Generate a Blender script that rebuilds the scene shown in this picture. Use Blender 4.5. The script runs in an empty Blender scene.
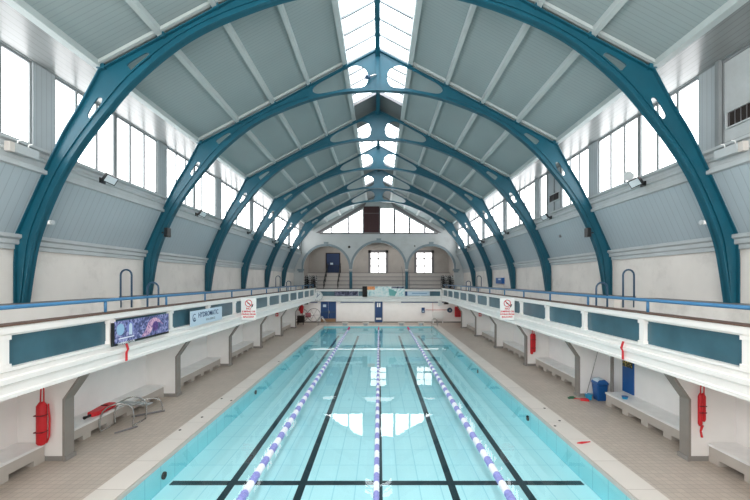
import bpy, bmesh, math, random
from mathutils import Vector, Matrix
random.seed(7)
scene = bpy.context.scene
COL = scene.collection
PI = math.pi

# ------------------------------------------------------------------ helpers
class MB:
    def __init__(s): s.v = []; s.f = []
    def add(s, vs, fs):
        n = len(s.v); s.v += [tuple(p) for p in vs]; s.f += [tuple(i + n for i in f) for f in fs]; return s
    def box(s, x0, x1, y0, y1, z0, z1):
        return s.add([(x0,y0,z0),(x1,y0,z0),(x1,y1,z0),(x0,y1,z0),(x0,y0,z1),(x1,y0,z1),(x1,y1,z1),(x0,y1,z1)],
                     [(0,3,2,1),(4,5,6,7),(0,1,5,4),(1,2,6,5),(2,3,7,6),(3,0,4,7)])
    def prism(s, pts, a0, a1, axis='y'):          # pts in (x,z) extruded on y | (y,z) on x | (x,y) on z
        n = len(pts)
        def P(p, a):
            return (p[0], a, p[1]) if axis == 'y' else ((a, p[0], p[1]) if axis == 'x' else (p[0], p[1], a))
        vs = [P(p, a0) for p in pts] + [P(p, a1) for p in pts]
        fs = [tuple(range(n))[::-1], tuple(range(n, 2*n))] + [(i, (i+1) % n, n + (i+1) % n, n + i) for i in range(n)]
        return s.add(vs, fs)
    def strip(s, path, off, y0, y1):              # path in XZ thickened by off along its normal, extruded on y
        m = len(path); o = []
        for i, p in enumerate(path):
            a = path[max(0, i-1)]; b = path[min(m-1, i+1)]
            dx, dz = b[0]-a[0], b[1]-a[1]; L = math.hypot(dx, dz) or 1
            o.append((p[0] - dz/L*off, p[1] + dx/L*off))
        vs = []
        for p, q in zip(path, o): vs += [(p[0],y0,p[1]),(p[0],y1,p[1]),(q[0],y1,q[1]),(q[0],y0,q[1])]
        fs = [(0,1,2,3), (4*m-4,4*m-1,4*m-2,4*m-3)]
        for i in range(m-1):
            for k in range(4):
                a, b = 4*i+k, 4*i+(k+1) % 4
                fs.append((a, a+4, b+4, b))
        return s.add(vs, fs)
    def tube(s, path, r, n=8):
        path = [Vector(p) for p in path]; m = len(path)
        rs = r if isinstance(r, (list, tuple)) else [r]*m
        up = Vector((0,0,1)); rings = []
        t0 = (path[1]-path[0]).normalized()
        u = t0.orthogonal().normalized()
        for i, p in enumerate(path):
            t = (path[min(m-1,i+1)] - path[max(0,i-1)])
            if t.length < 1e-9: t = t0
            t.normalize()
            u = (u - t*u.dot(t))
            if u.length < 1e-6: u = t.orthogonal()
            u.normalize(); w = t.cross(u)
            rings.append([p + (u*math.cos(2*PI*k/n) + w*math.sin(2*PI*k/n))*rs[i] for k in range(n)])
        vs = [q for rg in rings for q in rg]
        fs = [tuple(range(n))[::-1], tuple((m-1)*n + k for k in range(n))]
        for i in range(m-1):
            for k in range(n):
                k2 = (k+1) % n
                fs.append((i*n+k, i*n+k2, (i+1)*n+k2, (i+1)*n+k))
        return s.add(vs, fs)
    def cyl(s, c0, c1, r, n=16): return s.tube([c0, c1], r, n)
    def mapped(s, verts, faces, o, u, v, w):      # map a flat mesh (x,y,z) by basis
        o, u, v, w = Vector(o), Vector(u), Vector(v), Vector(w)
        return s.add([o + u*p[0] + v*p[1] + w*p[2] for p in verts], faces)

def wloc(o):
    L = Vector((0,0,0))
    while o: L += o.location; o = o.parent
    return L

def tag(o, label=None, cat=None, group=None, kind=None):
    if label: o['label'] = label
    if cat: o['category'] = cat
    if group: o['group'] = group
    if kind: o['kind'] = kind
    return o

def obj(name, mb, mat, parent=None, smooth=False, bevel=0, loc=None):
    me = bpy.data.meshes.new(name)
    L = wloc(parent) if parent else Vector((0,0,0))
    org = Vector(loc) if loc is not None else L
    me.from_pydata([tuple(Vector(p) - org) for p in mb.v], [], mb.f)
    bm = bmesh.new(); bm.from_mesh(me)
    bmesh.ops.recalc_face_normals(bm, faces=bm.faces)
    bm.to_mesh(me); bm.free()
    if smooth:
        for p in me.polygons: p.use_smooth = True
    me.materials.append(mat)
    o = bpy.data.objects.new(name, me); COL.objects.link(o)
    if parent: o.parent = parent; o.location = org - L
    else: o.location = org
    if bevel:
        m = o.modifiers.new('bevel', 'BEVEL'); m.width = bevel; m.segments = 2; m.limit_method = 'ANGLE'
    return o

def thing(name, label, cat, loc=(0,0,0), group=None):
    o = bpy.data.objects.new(name, None); COL.objects.link(o); o.location = loc
    o.empty_display_size = .2
    return tag(o, label, cat, group)
def struct(name, loc=(0,0,0)):
    o = bpy.data.objects.new(name, None); COL.objects.link(o); o.location = loc
    return tag(o, kind='structure')
def copy_tree(o, parent=None):
    c = o.copy(); COL.objects.link(c)
    c.parent = parent
    for ch in list(o.children): copy_tree(ch, c)
    return c

def smooth_curve(pts, n=6, closed=False):
    out = []; m = len(pts)
    rng = range(m if closed else m-1)
    for i in rng:
        if closed: p0,p1,p2,p3 = pts[(i-1)%m],pts[i],pts[(i+1)%m],pts[(i+2)%m]
        else: p0,p1,p2,p3 = pts[max(0,i-1)],pts[i],pts[i+1],pts[min(m-1,i+2)]
        for k in range(n):
            t = k/n
            out.append(tuple(.5*((2*b)+(-a+c)*t+(2*a-5*b+4*c-d)*t*t+(-a+3*b-3*c+d)*t**3) for a,b,c,d in zip(p0,p1,p2,p3)))
    if not closed: out.append(pts[-1])
    return out

def plate_mesh(outline, holes, thick):
    cu = bpy.data.curves.new('tmp', 'CURVE'); cu.dimensions = '2D'; cu.fill_mode = 'BOTH'; cu.extrude = thick/2
    for ring in [outline] + list(holes):
        sp = cu.splines.new('POLY'); sp.points.add(len(ring)-1); sp.use_cyclic_u = True
        for i, p in enumerate(ring): sp.points[i].co = (p[0], p[1], 0, 1)
    o = bpy.data.objects.new('tmp', cu)
    me = bpy.data.meshes.new_from_object(o)
    vs = [tuple(v.co) for v in me.vertices]; fs = [tuple(p.vertices) for p in me.polygons]
    bpy.data.objects.remove(o); bpy.data.curves.remove(cu); bpy.data.meshes.remove(me)
    return vs, fs
def plate(mb, outline, holes, y, thick):          # plate in XZ at y
    vs, fs = plate_mesh(outline, holes, thick)
    return mb.mapped(vs, fs, (0,y,0), (1,0,0), (0,0,1), (0,1,0))
def text_on(mb, s, size, o, u, v, w, align='CENTER', bold=0.0):
    cu = bpy.data.curves.new('tmp', 'FONT'); cu.body = s; cu.size = size; cu.align_x = align; cu.extrude = .002
    cu.offset = bold; cu.resolution_u = 2
    ob = bpy.data.objects.new('tmp', cu)
    me = bpy.data.meshes.new_from_object(ob)
    mb.mapped([tuple(q.co) for q in me.vertices], [tuple(p.vertices) for p in me.polygons], o, u, v, w)
    bpy.data.objects.remove(ob); bpy.data.curves.remove(cu); bpy.data.meshes.remove(me)
    return mb
def disc_pts(cx, cy, r, n=24): return [(cx+r*math.cos(2*PI*k/n), cy+r*math.sin(2*PI*k/n)) for k in range(n)]

# ------------------------------------------------------------------ materials
def srgb(r, g, b):
    f = lambda c: (c/255/12.92) if c/255 <= .04045 else ((c/255+.055)/1.055)**2.4
    return (f(r), f(g), f(b), 1)
def mat(name, c, rough=.6, metal=0, noise=.08, nscale=2.5, stripe=None, emit=None, bump=0, grime=0, coat=0):
    m = bpy.data.materials.new(name); m.use_nodes = True
    nt = m.node_tree; N = nt.nodes; L = nt.links
    b = N['Principled BSDF']; b.inputs['Roughness'].default_value = rough; b.inputs['Metallic'].default_value = metal
    if coat: b.inputs['Coat Weight'].default_value = coat
    tc = N.new('ShaderNodeTexCoord')
    col = srgb(*c)
    nz = N.new('ShaderNodeTexNoise'); nz.inputs['Scale'].default_value = nscale; nz.inputs['Detail'].default_value = 5
    L.new(tc.outputs['Object'], nz.inputs['Vector'])
    mx = N.new('ShaderNodeMix'); mx.data_type = 'RGBA'
    k = 1 - noise*2.2
    mx.inputs['A'].default_value = (col[0]*k, col[1]*k, col[2]*k, 1)
    k = 1 + noise*1.2
    mx.inputs['B'].default_value = (min(1,col[0]*k), min(1,col[1]*k), min(1,col[2]*k), 1)
    L.new(nz.outputs['Fac'], mx.inputs['Factor'])
    out = mx.outputs['Result']; hgt = None
    if grime:
        n2 = N.new('ShaderNodeTexNoise'); n2.inputs['Scale'].default_value = .9; n2.inputs['Detail'].default_value = 8; n2.inputs['Roughness'].default_value = .7
        L.new(tc.outputs['Object'], n2.inputs['Vector'])
        rp = N.new('ShaderNodeMapRange'); rp.inputs['From Min'].default_value = .52; rp.inputs['From Max'].default_value = .72
        rp.inputs['To Max'].default_value = grime
        L.new(n2.outputs['Fac'], rp.inputs['Value'])
        m3 = N.new('ShaderNodeMix'); m3.data_type = 'RGBA'; m3.inputs['B'].default_value = (.22,.2,.17,1)
        L.new(rp.outputs['Result'], m3.inputs['Factor']); L.new(out, m3.inputs['A']); out = m3.outputs['Result']
    if stripe:
        axis, period, width, dark = stripe
        sp = N.new('ShaderNodeSeparateXYZ'); L.new(tc.outputs['Object'], sp.inputs[0])
        d = N.new('ShaderNodeMath'); d.operation = 'DIVIDE'; d.inputs[1].default_value = period; L.new(sp.outputs['XYZ'.index(axis)], d.inputs[0])
        fr = N.new('ShaderNodeMath'); fr.operation = 'FRACT'; L.new(d.outputs[0], fr.inputs[0])
        lt = N.new('ShaderNodeMath'); lt.operation = 'LESS_THAN'; lt.inputs[1].default_value = width; L.new(fr.outputs[0], lt.inputs[0])
        ml = N.new('ShaderNodeMath'); ml.operation = 'MULTIPLY'; ml.inputs[1].default_value = dark; L.new(lt.outputs[0], ml.inputs[0])
        m2 = N.new('ShaderNodeMix'); m2.data_type = 'RGBA'; m2.inputs['B'].default_value = (col[0]*.35, col[1]*.35, col[2]*.35, 1)
        L.new(ml.outputs[0], m2.inputs['Factor']); L.new(out, m2.inputs['A']); out = m2.outputs['Result']; hgt = lt.outputs[0]
    L.new(out, b.inputs['Base Color'])
    if bump:
        bp = N.new('ShaderNodeBump'); bp.inputs['Strength'].default_value = bump; bp.inputs['Distance'].default_value = .02
        L.new(nz.outputs['Fac'], bp.inputs['Height']); L.new(bp.outputs[0], b.inputs['Normal'])
    if emit:
        b.inputs['Emission Color'].default_value = srgb(*emit[0]); b.inputs['Emission Strength'].default_value = emit[1]
    return m
def tile_mat(name, c, grout, w, h, mortar, rough=.4, noise=.06, offset=0.0, plane='xy'):
    m = bpy.data.materials.new(name); m.use_nodes = True
    nt = m.node_tree; N = nt.nodes; L = nt.links
    b = N['Principled BSDF']; b.inputs['Roughness'].default_value = rough
    tc = N.new('ShaderNodeTexCoord'); br = N.new('ShaderNodeTexBrick')
    sp = N.new('ShaderNodeSeparateXYZ'); cb = N.new('ShaderNodeCombineXYZ')
    L.new(tc.outputs['Object'], sp.inputs[0])
    a, bb = {'xy': (0,1), 'yz': (1,2), 'xz': (0,2)}[plane]
    L.new(sp.outputs[a], cb.inputs[0]); L.new(sp.outputs[bb], cb.inputs[1])
    L.new(cb.outputs[0], br.inputs['Vector'])
    br.offset = offset; br.inputs['Scale'].default_value = 1
    br.inputs['Brick Width'].default_value = w; br.inputs['Row Height'].default_value = h
    br.inputs['Mortar Size'].default_value = mortar; br.inputs['Mortar Smooth'].default_value = .1
    col = srgb(*c)
    br.inputs['Color1'].default_value = tuple(x*(1-noise) for x in col[:3]) + (1,)
    br.inputs['Color2'].default_value = tuple(min(1, x*(1+noise)) for x in col[:3]) + (1,)
    br.inputs['Mortar'].default_value = srgb(*grout)
    nz = N.new('ShaderNodeTexNoise'); nz.inputs['Scale'].default_value = .8; nz.inputs['Detail'].default_value = 6
    L.new(tc.outputs['Object'], nz.inputs['Vector'])
    mr = N.new('ShaderNodeMapRange'); mr.inputs['To Min'].default_value = 1-noise*3; mr.inputs['To Max'].default_value = 1+noise*2
    L.new(nz.outputs['Fac'], mr.inputs['Value'])
    vm = N.new('ShaderNodeVectorMath'); vm.operation = 'SCALE'
    L.new(br.outputs['Color'], vm.inputs[0]); L.new(mr.outputs['Result'], vm.inputs['Scale'])
    L.new(vm.outputs[0], b.inputs['Base Color'])
    return m
def emis(name, c, s):  # glass that glows by itself in place of daylight from outside
    m = bpy.data.materials.new(name); m.use_nodes = True
    nt = m.node_tree; N = nt.nodes; L = nt.links
    b = N['Principled BSDF']; b.inputs['Base Color'].default_value = srgb(235,240,245); b.inputs['Roughness'].default_value = .35
    b.inputs['Emission Color'].default_value = srgb(*c); b.inputs['Emission Strength'].default_value = s
    tc = N.new('ShaderNodeTexCoord'); nz = N.new('ShaderNodeTexNoise'); nz.inputs['Scale'].default_value = .6
    L.new(tc.outputs['Object'], nz.inputs['Vector'])
    mr = N.new('ShaderNodeMapRange'); mr.inputs['To Min'].default_value = s*.85; mr.inputs['To Max'].default_value = s*1.15
    L.new(nz.outputs['Fac'], mr.inputs['Value']); L.new(mr.outputs['Result'], b.inputs['Emission Strength'])
    return m

WIN_E, SKY_E, FAR_E = 4.4, 6.0, 6.5  # glow strengths of the panes standing in for daylight
M = {}
M['teal']    = mat('teal_paint', (12,84,103), .4, 0, .15, 1.5)
M['roof']    = mat('roof_board', (142,156,157), .75, 0, .05, .7, stripe=('Y', .12, .14, .22))
M['purlin']  = mat('purlin_paint', (174,184,184), .6, 0, .06)
M['cladL']   = mat('ribbed_cladding', (166,178,184), .5, 0, .05, .8, stripe=('Y', .2, .1, .28))
M['soffit']  = mat('soffit_board', (132,136,136), .25, 0, .05, .8, stripe=('X', .16, .12, .35))
M['cornice'] = mat('grey_moulding', (182,188,190), .55, 0, .07, grime=.25)
M['wall']    = mat('old_white_wall', (224,219,213), .8, 0, .07, 1.2, grime=.3, bump=.2)
M['lower']   = mat('white_render', (250,247,245), .7, 0, .03)
M['fascia']  = mat('white_fascia', (240,236,232), .5, 0, .03, 3, grime=.03)
M['panel']   = mat('blue_grey_panel', (64,104,118), .3, 0, .25, 1.6)
M['cap']     = mat('brown_cap', (104,78,66), .6)
M['rail']    = mat('rail_blue', (62,118,160), .4)
M['darkrail']= mat('dark_blue_steel', (48,78,104), .4)
M['frame']   = mat('window_frame', (128,134,136), .5)
M['darkfr']  = mat('grey_frame', (120,118,120), .6)
M['pil']     = mat('pilaster_board', (168,176,180), .55, 0, .05, 1, stripe=('Y', .13, .12, .35))
M['glass']   = emis('frosted_daylight_glass', (253,252,252), WIN_E)
M['sky']     = emis('skylight_glass', (248,251,255), SKY_E)
M['bglass']  = emis('recess_window_glass', (255,253,250), 3.2)
M['fglass']  = emis('bright_far_glass', (255,255,255), FAR_E)
M['brown']   = mat('brown_board', (62,34,36), .7)
M['floor']   = tile_mat('deck_tile', (192,179,167), (165,154,144), .15, .15, .006, .45, .05)
M['coping']  = tile_mat('coping_stone', (226,218,210), (196,186,176), 5, 1.2, .01, .55, .03)
M['ptile']   = tile_mat('pool_floor_tile', (212,244,246), (182,226,232), .5, .9, .014, .4, .02)
M['pwall']   = tile_mat('pool_wall_tile', (158,228,234), (130,204,214), .6, .6, .014, .35, .03, plane='yz')
M['black']   = mat('black_tile', (10,34,42), .4)
M['pier']    = mat('pier_grey', (150,144,138), .6, 0, .08, 3)
M['skirt']   = mat('skirting_grey', (150,146,142), .6)
M['seat']    = mat('bench_white', (246,244,243), .4)
M['bfront']  = mat('bench_front', (198,190,182), .6, 0, .05)
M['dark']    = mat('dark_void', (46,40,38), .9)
M['blackp']  = mat('black_plastic', (24,26,28), .4)
M['red']     = mat('red_foam', (214,34,44), .5)
M['steel']   = mat('stainless_steel', (196,196,194), .22, 1)
M['bluep']   = mat('blue_plastic', (28,92,160), .4)
M['navy']    = mat('navy_paint', (22,66,120), .45)
M['cyan']    = mat('cyan_plastic', (44,160,206), .4)
M['green']   = mat('green_plastic', (50,110,80), .5)
M['white']   = mat('white_plastic', (240,240,238), .35, 0, .02)
M['rwhite']  = mat('float_white', (240,240,246), .35, 0, .02)
M['rblue']   = mat('float_blue', (148,150,212), .4, 0, .04)
M['rred']    = mat('float_red', (206,60,110), .4, 0, .04)
M['lampglass'] = mat('lamp_glass', (200,210,215), .15)
M['text_red'] = mat('red_print', (206,50,62), .6, noise=0)
M['text_blue']= mat('blue_print', (50,80,120), .6, noise=0)
M['text_white']= mat('white_print', (235,238,245), .6, noise=0)
M['lbanner'] = mat('pale_blue_banner', (200,218,232), .5, 0, .03)
M['farwall'] = mat('far_wall_paint', (190,194,194), .8, 0, .06, 1, grime=.25)
M['archband']= mat('arch_band', (130,144,150), .7)
M['backwall']= mat('back_wall', (176,170,164), .85, 0, .08, 1.2, grime=.3)
M['tier']    = mat('tier_board', (200,194,188), .7, 0, .05)
M['wood']    = mat('tan_wood', (150,120,90), .6)

def banner_mat(name, ramp, scale, axis_rot=(0,0,0), dist=2.0):
    m = bpy.data.materials.new(name); m.use_nodes = True
    nt = m.node_tree; N = nt.nodes; L = nt.links; b = N['Principled BSDF']; b.inputs['Roughness'].default_value = .5
    tc = N.new('ShaderNodeTexCoord'); nz = N.new('ShaderNodeTexNoise'); nz.inputs['Scale'].default_value = scale
    nz.inputs['Detail'].default_value = 4; nz.inputs['Distortion'].default_value = dist
    L.new(tc.outputs['Object'], nz.inputs['Vector'])
    cr = N.new('ShaderNodeValToRGB'); L.new(nz.outputs['Fac'], cr.inputs[0])
    while len(cr.color_ramp.elements) < len(ramp): cr.color_ramp.elements.new(.5)
    for e, (p, c) in zip(cr.color_ramp.elements, ramp): e.position = p; e.color = srgb(*c)
    L.new(cr.outputs[0], b.inputs['Base Color'])
    return m
M['ban_purple'] = banner_mat('purple_banner_print', [(.3,(30,36,66)),(.45,(70,80,130)),(.54,(118,122,176)),(.66,(176,176,214))], 6)
M['ban_pink']   = banner_mat('pink_print', [(.35,(120,90,150)),(.5,(206,158,190)),(.65,(236,200,214))], 7)
M['ban_violet'] = banner_mat('violet_print', [(.35,(60,40,100)),(.6,(110,70,150))], 7)
M['ban_dark']   = banner_mat('dark_banner_print', [(.3,(16,16,26)),(.5,(40,44,80)),(.6,(150,150,170)),(.7,(30,34,90))], 3)
M['ban_multi']  = banner_mat('pale_multicolour_print', [(.3,(130,180,190)),(.42,(205,228,226)),(.55,(238,242,238)),(.72,(196,206,218))], 2.2)
M['ban_orange'] = banner_mat('orange_print', [(.3,(220,110,50)),(.6,(245,170,110))], 5)
M['poster']     = banner_mat('dark_poster_print', [(.35,(24,30,30)),(.5,(60,62,50)),(.6,(190,170,60)),(.72,(220,210,190))], 6)
M['blackwhite'] = banner_mat('black_white_cloth', [(.4,(20,22,22)),(.5,(60,62,62)),(.56,(225,225,225))], 9, dist=1)

# water: a thin reflective surface over a faintly tinted volume
def water_mat():
    m = bpy.data.materials.new('pool_water'); m.use_nodes = True
    nt = m.node_tree; N = nt.nodes; L = nt.links; N.clear()
    out = N.new('ShaderNodeOutputMaterial'); mix = N.new('ShaderNodeMixShader')
    tr = N.new('ShaderNodeBsdfTransparent'); gl = N.new('ShaderNodeBsdfGlossy'); gl.inputs['Roughness'].default_value = .01
    ge = N.new('ShaderNodeNewGeometry'); dt = N.new('ShaderNodeVectorMath'); dt.operation = 'DOT_PRODUCT'
    L.new(ge.outputs['Incoming'], dt.inputs[0]); L.new(ge.outputs['Normal'], dt.inputs[1])
    def mth(op, a, b=None):
        n = N.new('ShaderNodeMath'); n.operation = op
        for i, x in enumerate((a, b)):
            if x is None: continue
            if isinstance(x, (int, float)): n.inputs[i].default_value = x
            else: L.new(x, n.inputs[i])
        return n.outputs[0]
    fres = mth('ADD', mth('MULTIPLY', mth('POWER', mth('SUBTRACT', 1.0, mth('ABSOLUTE', dt.outputs['Value'])), 5.0), .96), .03)
    tc = N.new('ShaderNodeTexCoord'); nz = N.new('ShaderNodeTexNoise'); nz.inputs['Scale'].default_value = 1.6; nz.inputs['Detail'].default_value = 2
    L.new(tc.outputs['Object'], nz.inputs['Vector'])
    bp = N.new('ShaderNodeBump'); bp.inputs['Strength'].default_value = .035; bp.inputs['Distance'].default_value = .05
    L.new(nz.outputs['Fac'], bp.inputs['Height']); L.new(bp.outputs[0], gl.inputs['Normal'])
    L.new(fres, mix.inputs[0]); L.new(tr.outputs[0], mix.inputs[1]); L.new(gl.outputs[0], mix.inputs[2])
    L.new(mix.outputs[0], out.inputs['Surface'])
    va = N.new('ShaderNodeVolumeAbsorption'); va.inputs['Color'].default_value = (.25,.89,.97,1); va.inputs['Density'].default_value = .2
    L.new(va.outputs[0], out.inputs['Volume'])
    return m
M['water'] = water_mat()

# ------------------------------------------------------------------ layout
Y0, YF = -3.0, 38.0
SP = 4.87
ARCH = [8.95 + SP*i for i in range(6)]            # 8.95 .. 33.3
SIDES = ((-1, 'left'), (1, 'right'))
ORD = ['nearest', 'second nearest', 'third nearest', 'fourth nearest', 'fifth nearest', 'farthest']
def mir(pts, s): return [(s*p[0], p[1]) for p in pts]
def bx(mb, s, x0, x1, y0, y1, z0, z1):
    a, b = sorted((s*x0, s*x1)); return mb.box(a, b, y0, y1, z0, z1)

# ---------------- floor, coping, pool shell
PX, PY0, PY1 = 5.0, 6.4, 34.75
WZ, BZ = -.12, -.67
CX = 5.6
mb = MB()
mb.box(-8.6,-CX,Y0,37.4,-.2,0).box(CX,8.6,Y0,37.4,-.2,0).box(-CX,CX,Y0,PY0-.6,-.2,0).box(-CX,CX,PY1+.5,37.4,-.2,0)
tag(obj('floor', mb, M['floor']), kind='structure')
cp = thing('pool_coping', 'pale stone coping edging the swimming pool', 'pool edge', (0,PY0,0))
for s in (-1,1):
    mb = MB(); bx(mb, s, PX, CX, PY0-.6, PY1+.5, -.05, .012); obj('edge_slabs', mb, M['coping'], cp)
    mb = MB(); bx(mb, s, PX-.015, PX+.04, PY0, PY1, -.1, -.02); obj('lip', mb, M['tier'], cp)
mb = MB().box(-PX, PX, PY0-.6, PY0, -.05, .012); obj('edge_slabs', mb, M['coping'], cp)
mb = MB().box(-PX, PX, PY1, PY1+.5, -.05, .012); obj('edge_slabs', mb, M['coping'], cp)
pool = thing('swimming_pool', 'tiled rectangular swimming pool basin with dark lane lines', 'pool', (0,PY0,BZ))
obj('basin_floor', MB().box(-PX-.1, PX+.1, PY0-.1, PY1+.1, BZ-.2, BZ), M['ptile'], pool)
for s in (-1,1):
    mb = MB(); bx(mb, s, PX, PX+.12, PY0-.1, PY1+.1, BZ, -.05); obj('side_wall', mb, M['pwall'], pool)
obj('end_wall', MB().box(-PX, PX, PY0-.12, PY0, BZ, -.05), M['pwall'], pool)
obj('end_wall', MB().box(-PX, PX, PY1, PY1+.12, BZ, -.05), M['pwall'], pool)
for x in (-3.46,-1.77,.05,1.77,3.46):
    w = .085
    obj('lane_line', MB().box(x-w, x+w, PY0+.6, PY1-1.6, BZ, BZ+.008), M['black'], pool)
obj('cross_line', MB().box(-4.93, 4.93, 9.02, 9.2, BZ, BZ+.01), M['black'], pool)
for s, y in ((-1, 8.9), (-1, 15.5), (1, 12.6), (1, 19)):
    mb = MB(); mb.cyl((s*(PX-.001), y, -.38), (s*(PX-.04), y, -.38), .085, 16); obj('inlet', mb, M['dark'], pool)
w_ = obj('pool_water', MB().box(-PX-.05, PX+.05, PY0-.05, PY1+.05, BZ-.05, WZ), M['water'])
tag(w_, 'clear turquoise water filling the swimming pool', 'water', kind='stuff')
# coping fixtures
k = 0
for s, y, x in ((-1,10.6,5.5),(-1,11.6,5.35),(-1,13.4,5.5),(-1,13.2,5.08),(1,10.9,5.1),(1,12.4,5.45),(1,11.3,5.42),(-1,19.5,5.1)):
    mb = MB(); mb.cyl((s*x,y,.012),(s*x,y,.022),.035,12)
    tag(obj('floor_socket', mb, M['dark'], loc=(s*x,y,.012)), 'small dark round socket in the %s pool coping, about %s metres along' % ('left' if s<0 else 'right', str(y)), 'socket', 'small sockets in the coping')
mb = MB().tube([(5.12,9.72,.03),(5.25,9.74,.03),(5.5,9.8,.03)], [.012,.03,.012], 8)
tag(obj('red_strip', mb, M['red'], loc=(5.3,9.7,.012)), 'thin red strip lying across the right pool coping', 'strip')

# ---------------- lane ropes
def float_mb(x, y0, L):
    mb = MB(); pts = []; rs = []; R_ = .066 if x == 0 else .088
    n = 3
    for j in range(n):
        a = y0 + L*(j+.04)/n; b = y0 + L*(j+.96)/n; c = (a+b)/2
        pts += [(x,a,WZ+.02),(x,a+.01,WZ+.02),(x,c,WZ+.02),(x,b-.01,WZ+.02),(x,b,WZ+.02)]; rs += [.02,R_*.8,R_,R_*.8,.02]
    return mb.tube(pts, rs, 10)
RL = .365
nf = int((PY1-PY0-.4)/RL)
rope_labels = {-2.65:'lane rope of white and lilac floats on the left, between the outer left lanes', 0:'middle lane rope of white and lilac floats on the pool centre line', 2.65:'lane rope of white and lilac floats on the right side of the pool'}
base_meshes = {}
for x in (-2.65, 0, 2.65):
    r = thing('lane_rope', rope_labels[x], 'lane rope', (x, PY0, WZ), 'lane ropes stretched along the pool')
    obj('cable', MB().tube([(x,PY0+.02,WZ+.02),(x,PY1-.02,WZ+.02)], .008, 6), M['steel'], r)
    for i in range(nf):
        y = PY0 + .2 + i*RL
        mk = 'rred' if (i > nf-6) else ('rwhite' if i % 2 else 'rblue')
        key = (mk, x == 0)
        if key not in base_meshes:
            o = obj('float', float_mb(x, y, RL), M[mk], r, smooth=False, loc=(x,y,WZ)); base_meshes[key] = o.data
        else:
            o = bpy.data.objects.new('float', base_meshes[key]); COL.objects.link(o); o.parent = r; o.location = (0, y-PY0, 0)

# ---------------- side walls
for s, nm in SIDES:
    W = struct('wall_'+nm, (s*8.5, 0, 0))
    mb = MB(); bx(mb, s, 8.35, 8.6, Y0, 37.6, 0, 2.32); obj('lower_wall', mb, M['lower'], W)
    mb = MB(); bx(mb, s, 8.5, 8.75, Y0, 42.2, 2.3, 5.3); obj('gallery_wall', mb, M['wall'], W)
    mb = MB(); mb.prism(mir([(8.52,4.92),(8.44,4.92),(8.44,5.02),(8.40,5.05),(8.40,5.15),(8.34,5.19),(8.34,5.27),(8.52,5.3)], s), Y0, YF); obj('cornice', mb, M['cornice'], W)
    mb = MB(); mb.prism(mir([(8.44,5.27),(7.80,6.70),(8.0,6.75),(8.64,5.3)], s), Y0, YF); obj('cladding', mb, M['cladL'], W)
    mb = MB(); mb.prism(mir([(7.80,6.66),(7.74,6.68),(7.74,6.78),(7.79,6.80),(7.77,6.92),(7.72,6.95),(7.72,7.0),(7.79,7.05),(7.79,7.14),(7.70,7.17),(7.70,7.23),(8.05,7.23),(8.05,6.7)], s), Y0, YF); obj('sill_band', mb, M['cornice'], W)
    mb = MB(); bx(mb, s, 7.78, 8.0, Y0, YF, 9.15, 9.4); obj('head_beam', mb, M['frame'], W)
    mb = MB()
    yy = [Y0, 4.08] + ARCH
    for a in [4.08] + ARCH: bx(mb, s, 7.80, 8.0, a-.32, a+.26, 7.2, 9.2)
    bx(mb, s, 7.80, 8.0, Y0, Y0+.4, 7.2, 9.2)
    bx(mb, s, 7.80, 8.0, YF-.6, YF, 7.2, 9.2)
    obj('pilaster', mb, M['pil'], W)
    # soffit and roof side
    mb = MB(); mb.prism(mir([(7.95,9.16),(6.55,9.20),(6.55,9.26),(7.95,9.24)], s), Y0, YF); obj('soffit', mb, M['soffit'], W)

# windows of the side walls
nwin = 0
for s, nm in SIDES:
    ys = [Y0+.4-.26, 4.08] + ARCH + [YF-.6+.32]
    for i in range(len(ys)-1):
        a, b = ys[i]+.26, ys[i+1]-.32
        nwin += 1
        Wn = struct('window_%d' % nwin, (s*7.85, (a+b)/2, 7.23))
        blank = (s > 0 and i in (0, 1))
        blankp = ()
        if s > 0 and i == 3: blankp = (3, 4)      # boarded panes beside the grille
        n = 6
        pw = (b-a)/n
        mb = MB(); bx(mb, s, 7.83, 7.93, a, b, 7.23, 7.29); bx(mb, s, 7.83, 7.93, a, b, 9.1, 9.16)
        bx(mb, s, 7.83, 7.93, a, a+.05, 7.29, 9.1); bx(mb, s, 7.83, 7.93, b-.05, b, 7.29, 9.1)
        obj('frame', mb, M['frame'], Wn)
        for q in range(1, n):
            t = .07 if q == 3 else .032
            if blank and q != 3: continue
            mb = MB(); bx(mb, s, 7.82 if q == 3 else 7.84, 7.93, a+q*pw-t, a+q*pw+t, 7.29, 9.1); obj('mullion', mb, M['frame'], Wn)
        if blank:
            mb = MB(); bx(mb, s, 7.86, 7.92, a+.05, b-.05, 7.29, 9.1); obj('blank_panel', mb, M['cornice'], Wn)
        else:
            for q in range(n):
                mb = MB(); bx(mb, s, 7.88, 7.90, a+q*pw+.02, a+(q+1)*pw-.02, 7.29, 9.1)
                obj('pane', mb, M['pil'] if q in blankp else M['glass'], Wn)

# ---------------- roof
RB = 12.72                                        # underside of the boards at the ridge (rafter top line 12.56)
def rz(x, b=RB): return b - .53*x
for s, nm in SIDES:
    mb = MB(); mb.prism(mir([(6.62, rz(6.62)), (1.18, rz(1.18)), (1.18, rz(1.18)+.1), (6.62, rz(6.62)+.1)], s), Y0, YF)
    tag(obj('ceiling' , mb, M['roof']), kind='structure')
# solid stretches of the ridge between skylights
SKY = [(-2.0, 17.4), (20.0, 27.4), (29.5, 32.2)]
solid = [(Y0, SKY[0][0]), (17.4, 20.0), (27.4, 29.5), (32.2, YF)]
mb = MB()
for a, b in solid:
    for s in (-1,1):
        mb.prism(mir([(1.2, rz(1.2)+.02), (0, rz(0)+.02), (0, rz(0)+.12), (1.2, rz(1.2)+.12)], s), a, b)
tag(obj('ceiling_ridge', mb, mat('ridge_board', (112,116,116), .8)), kind='structure')
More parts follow.
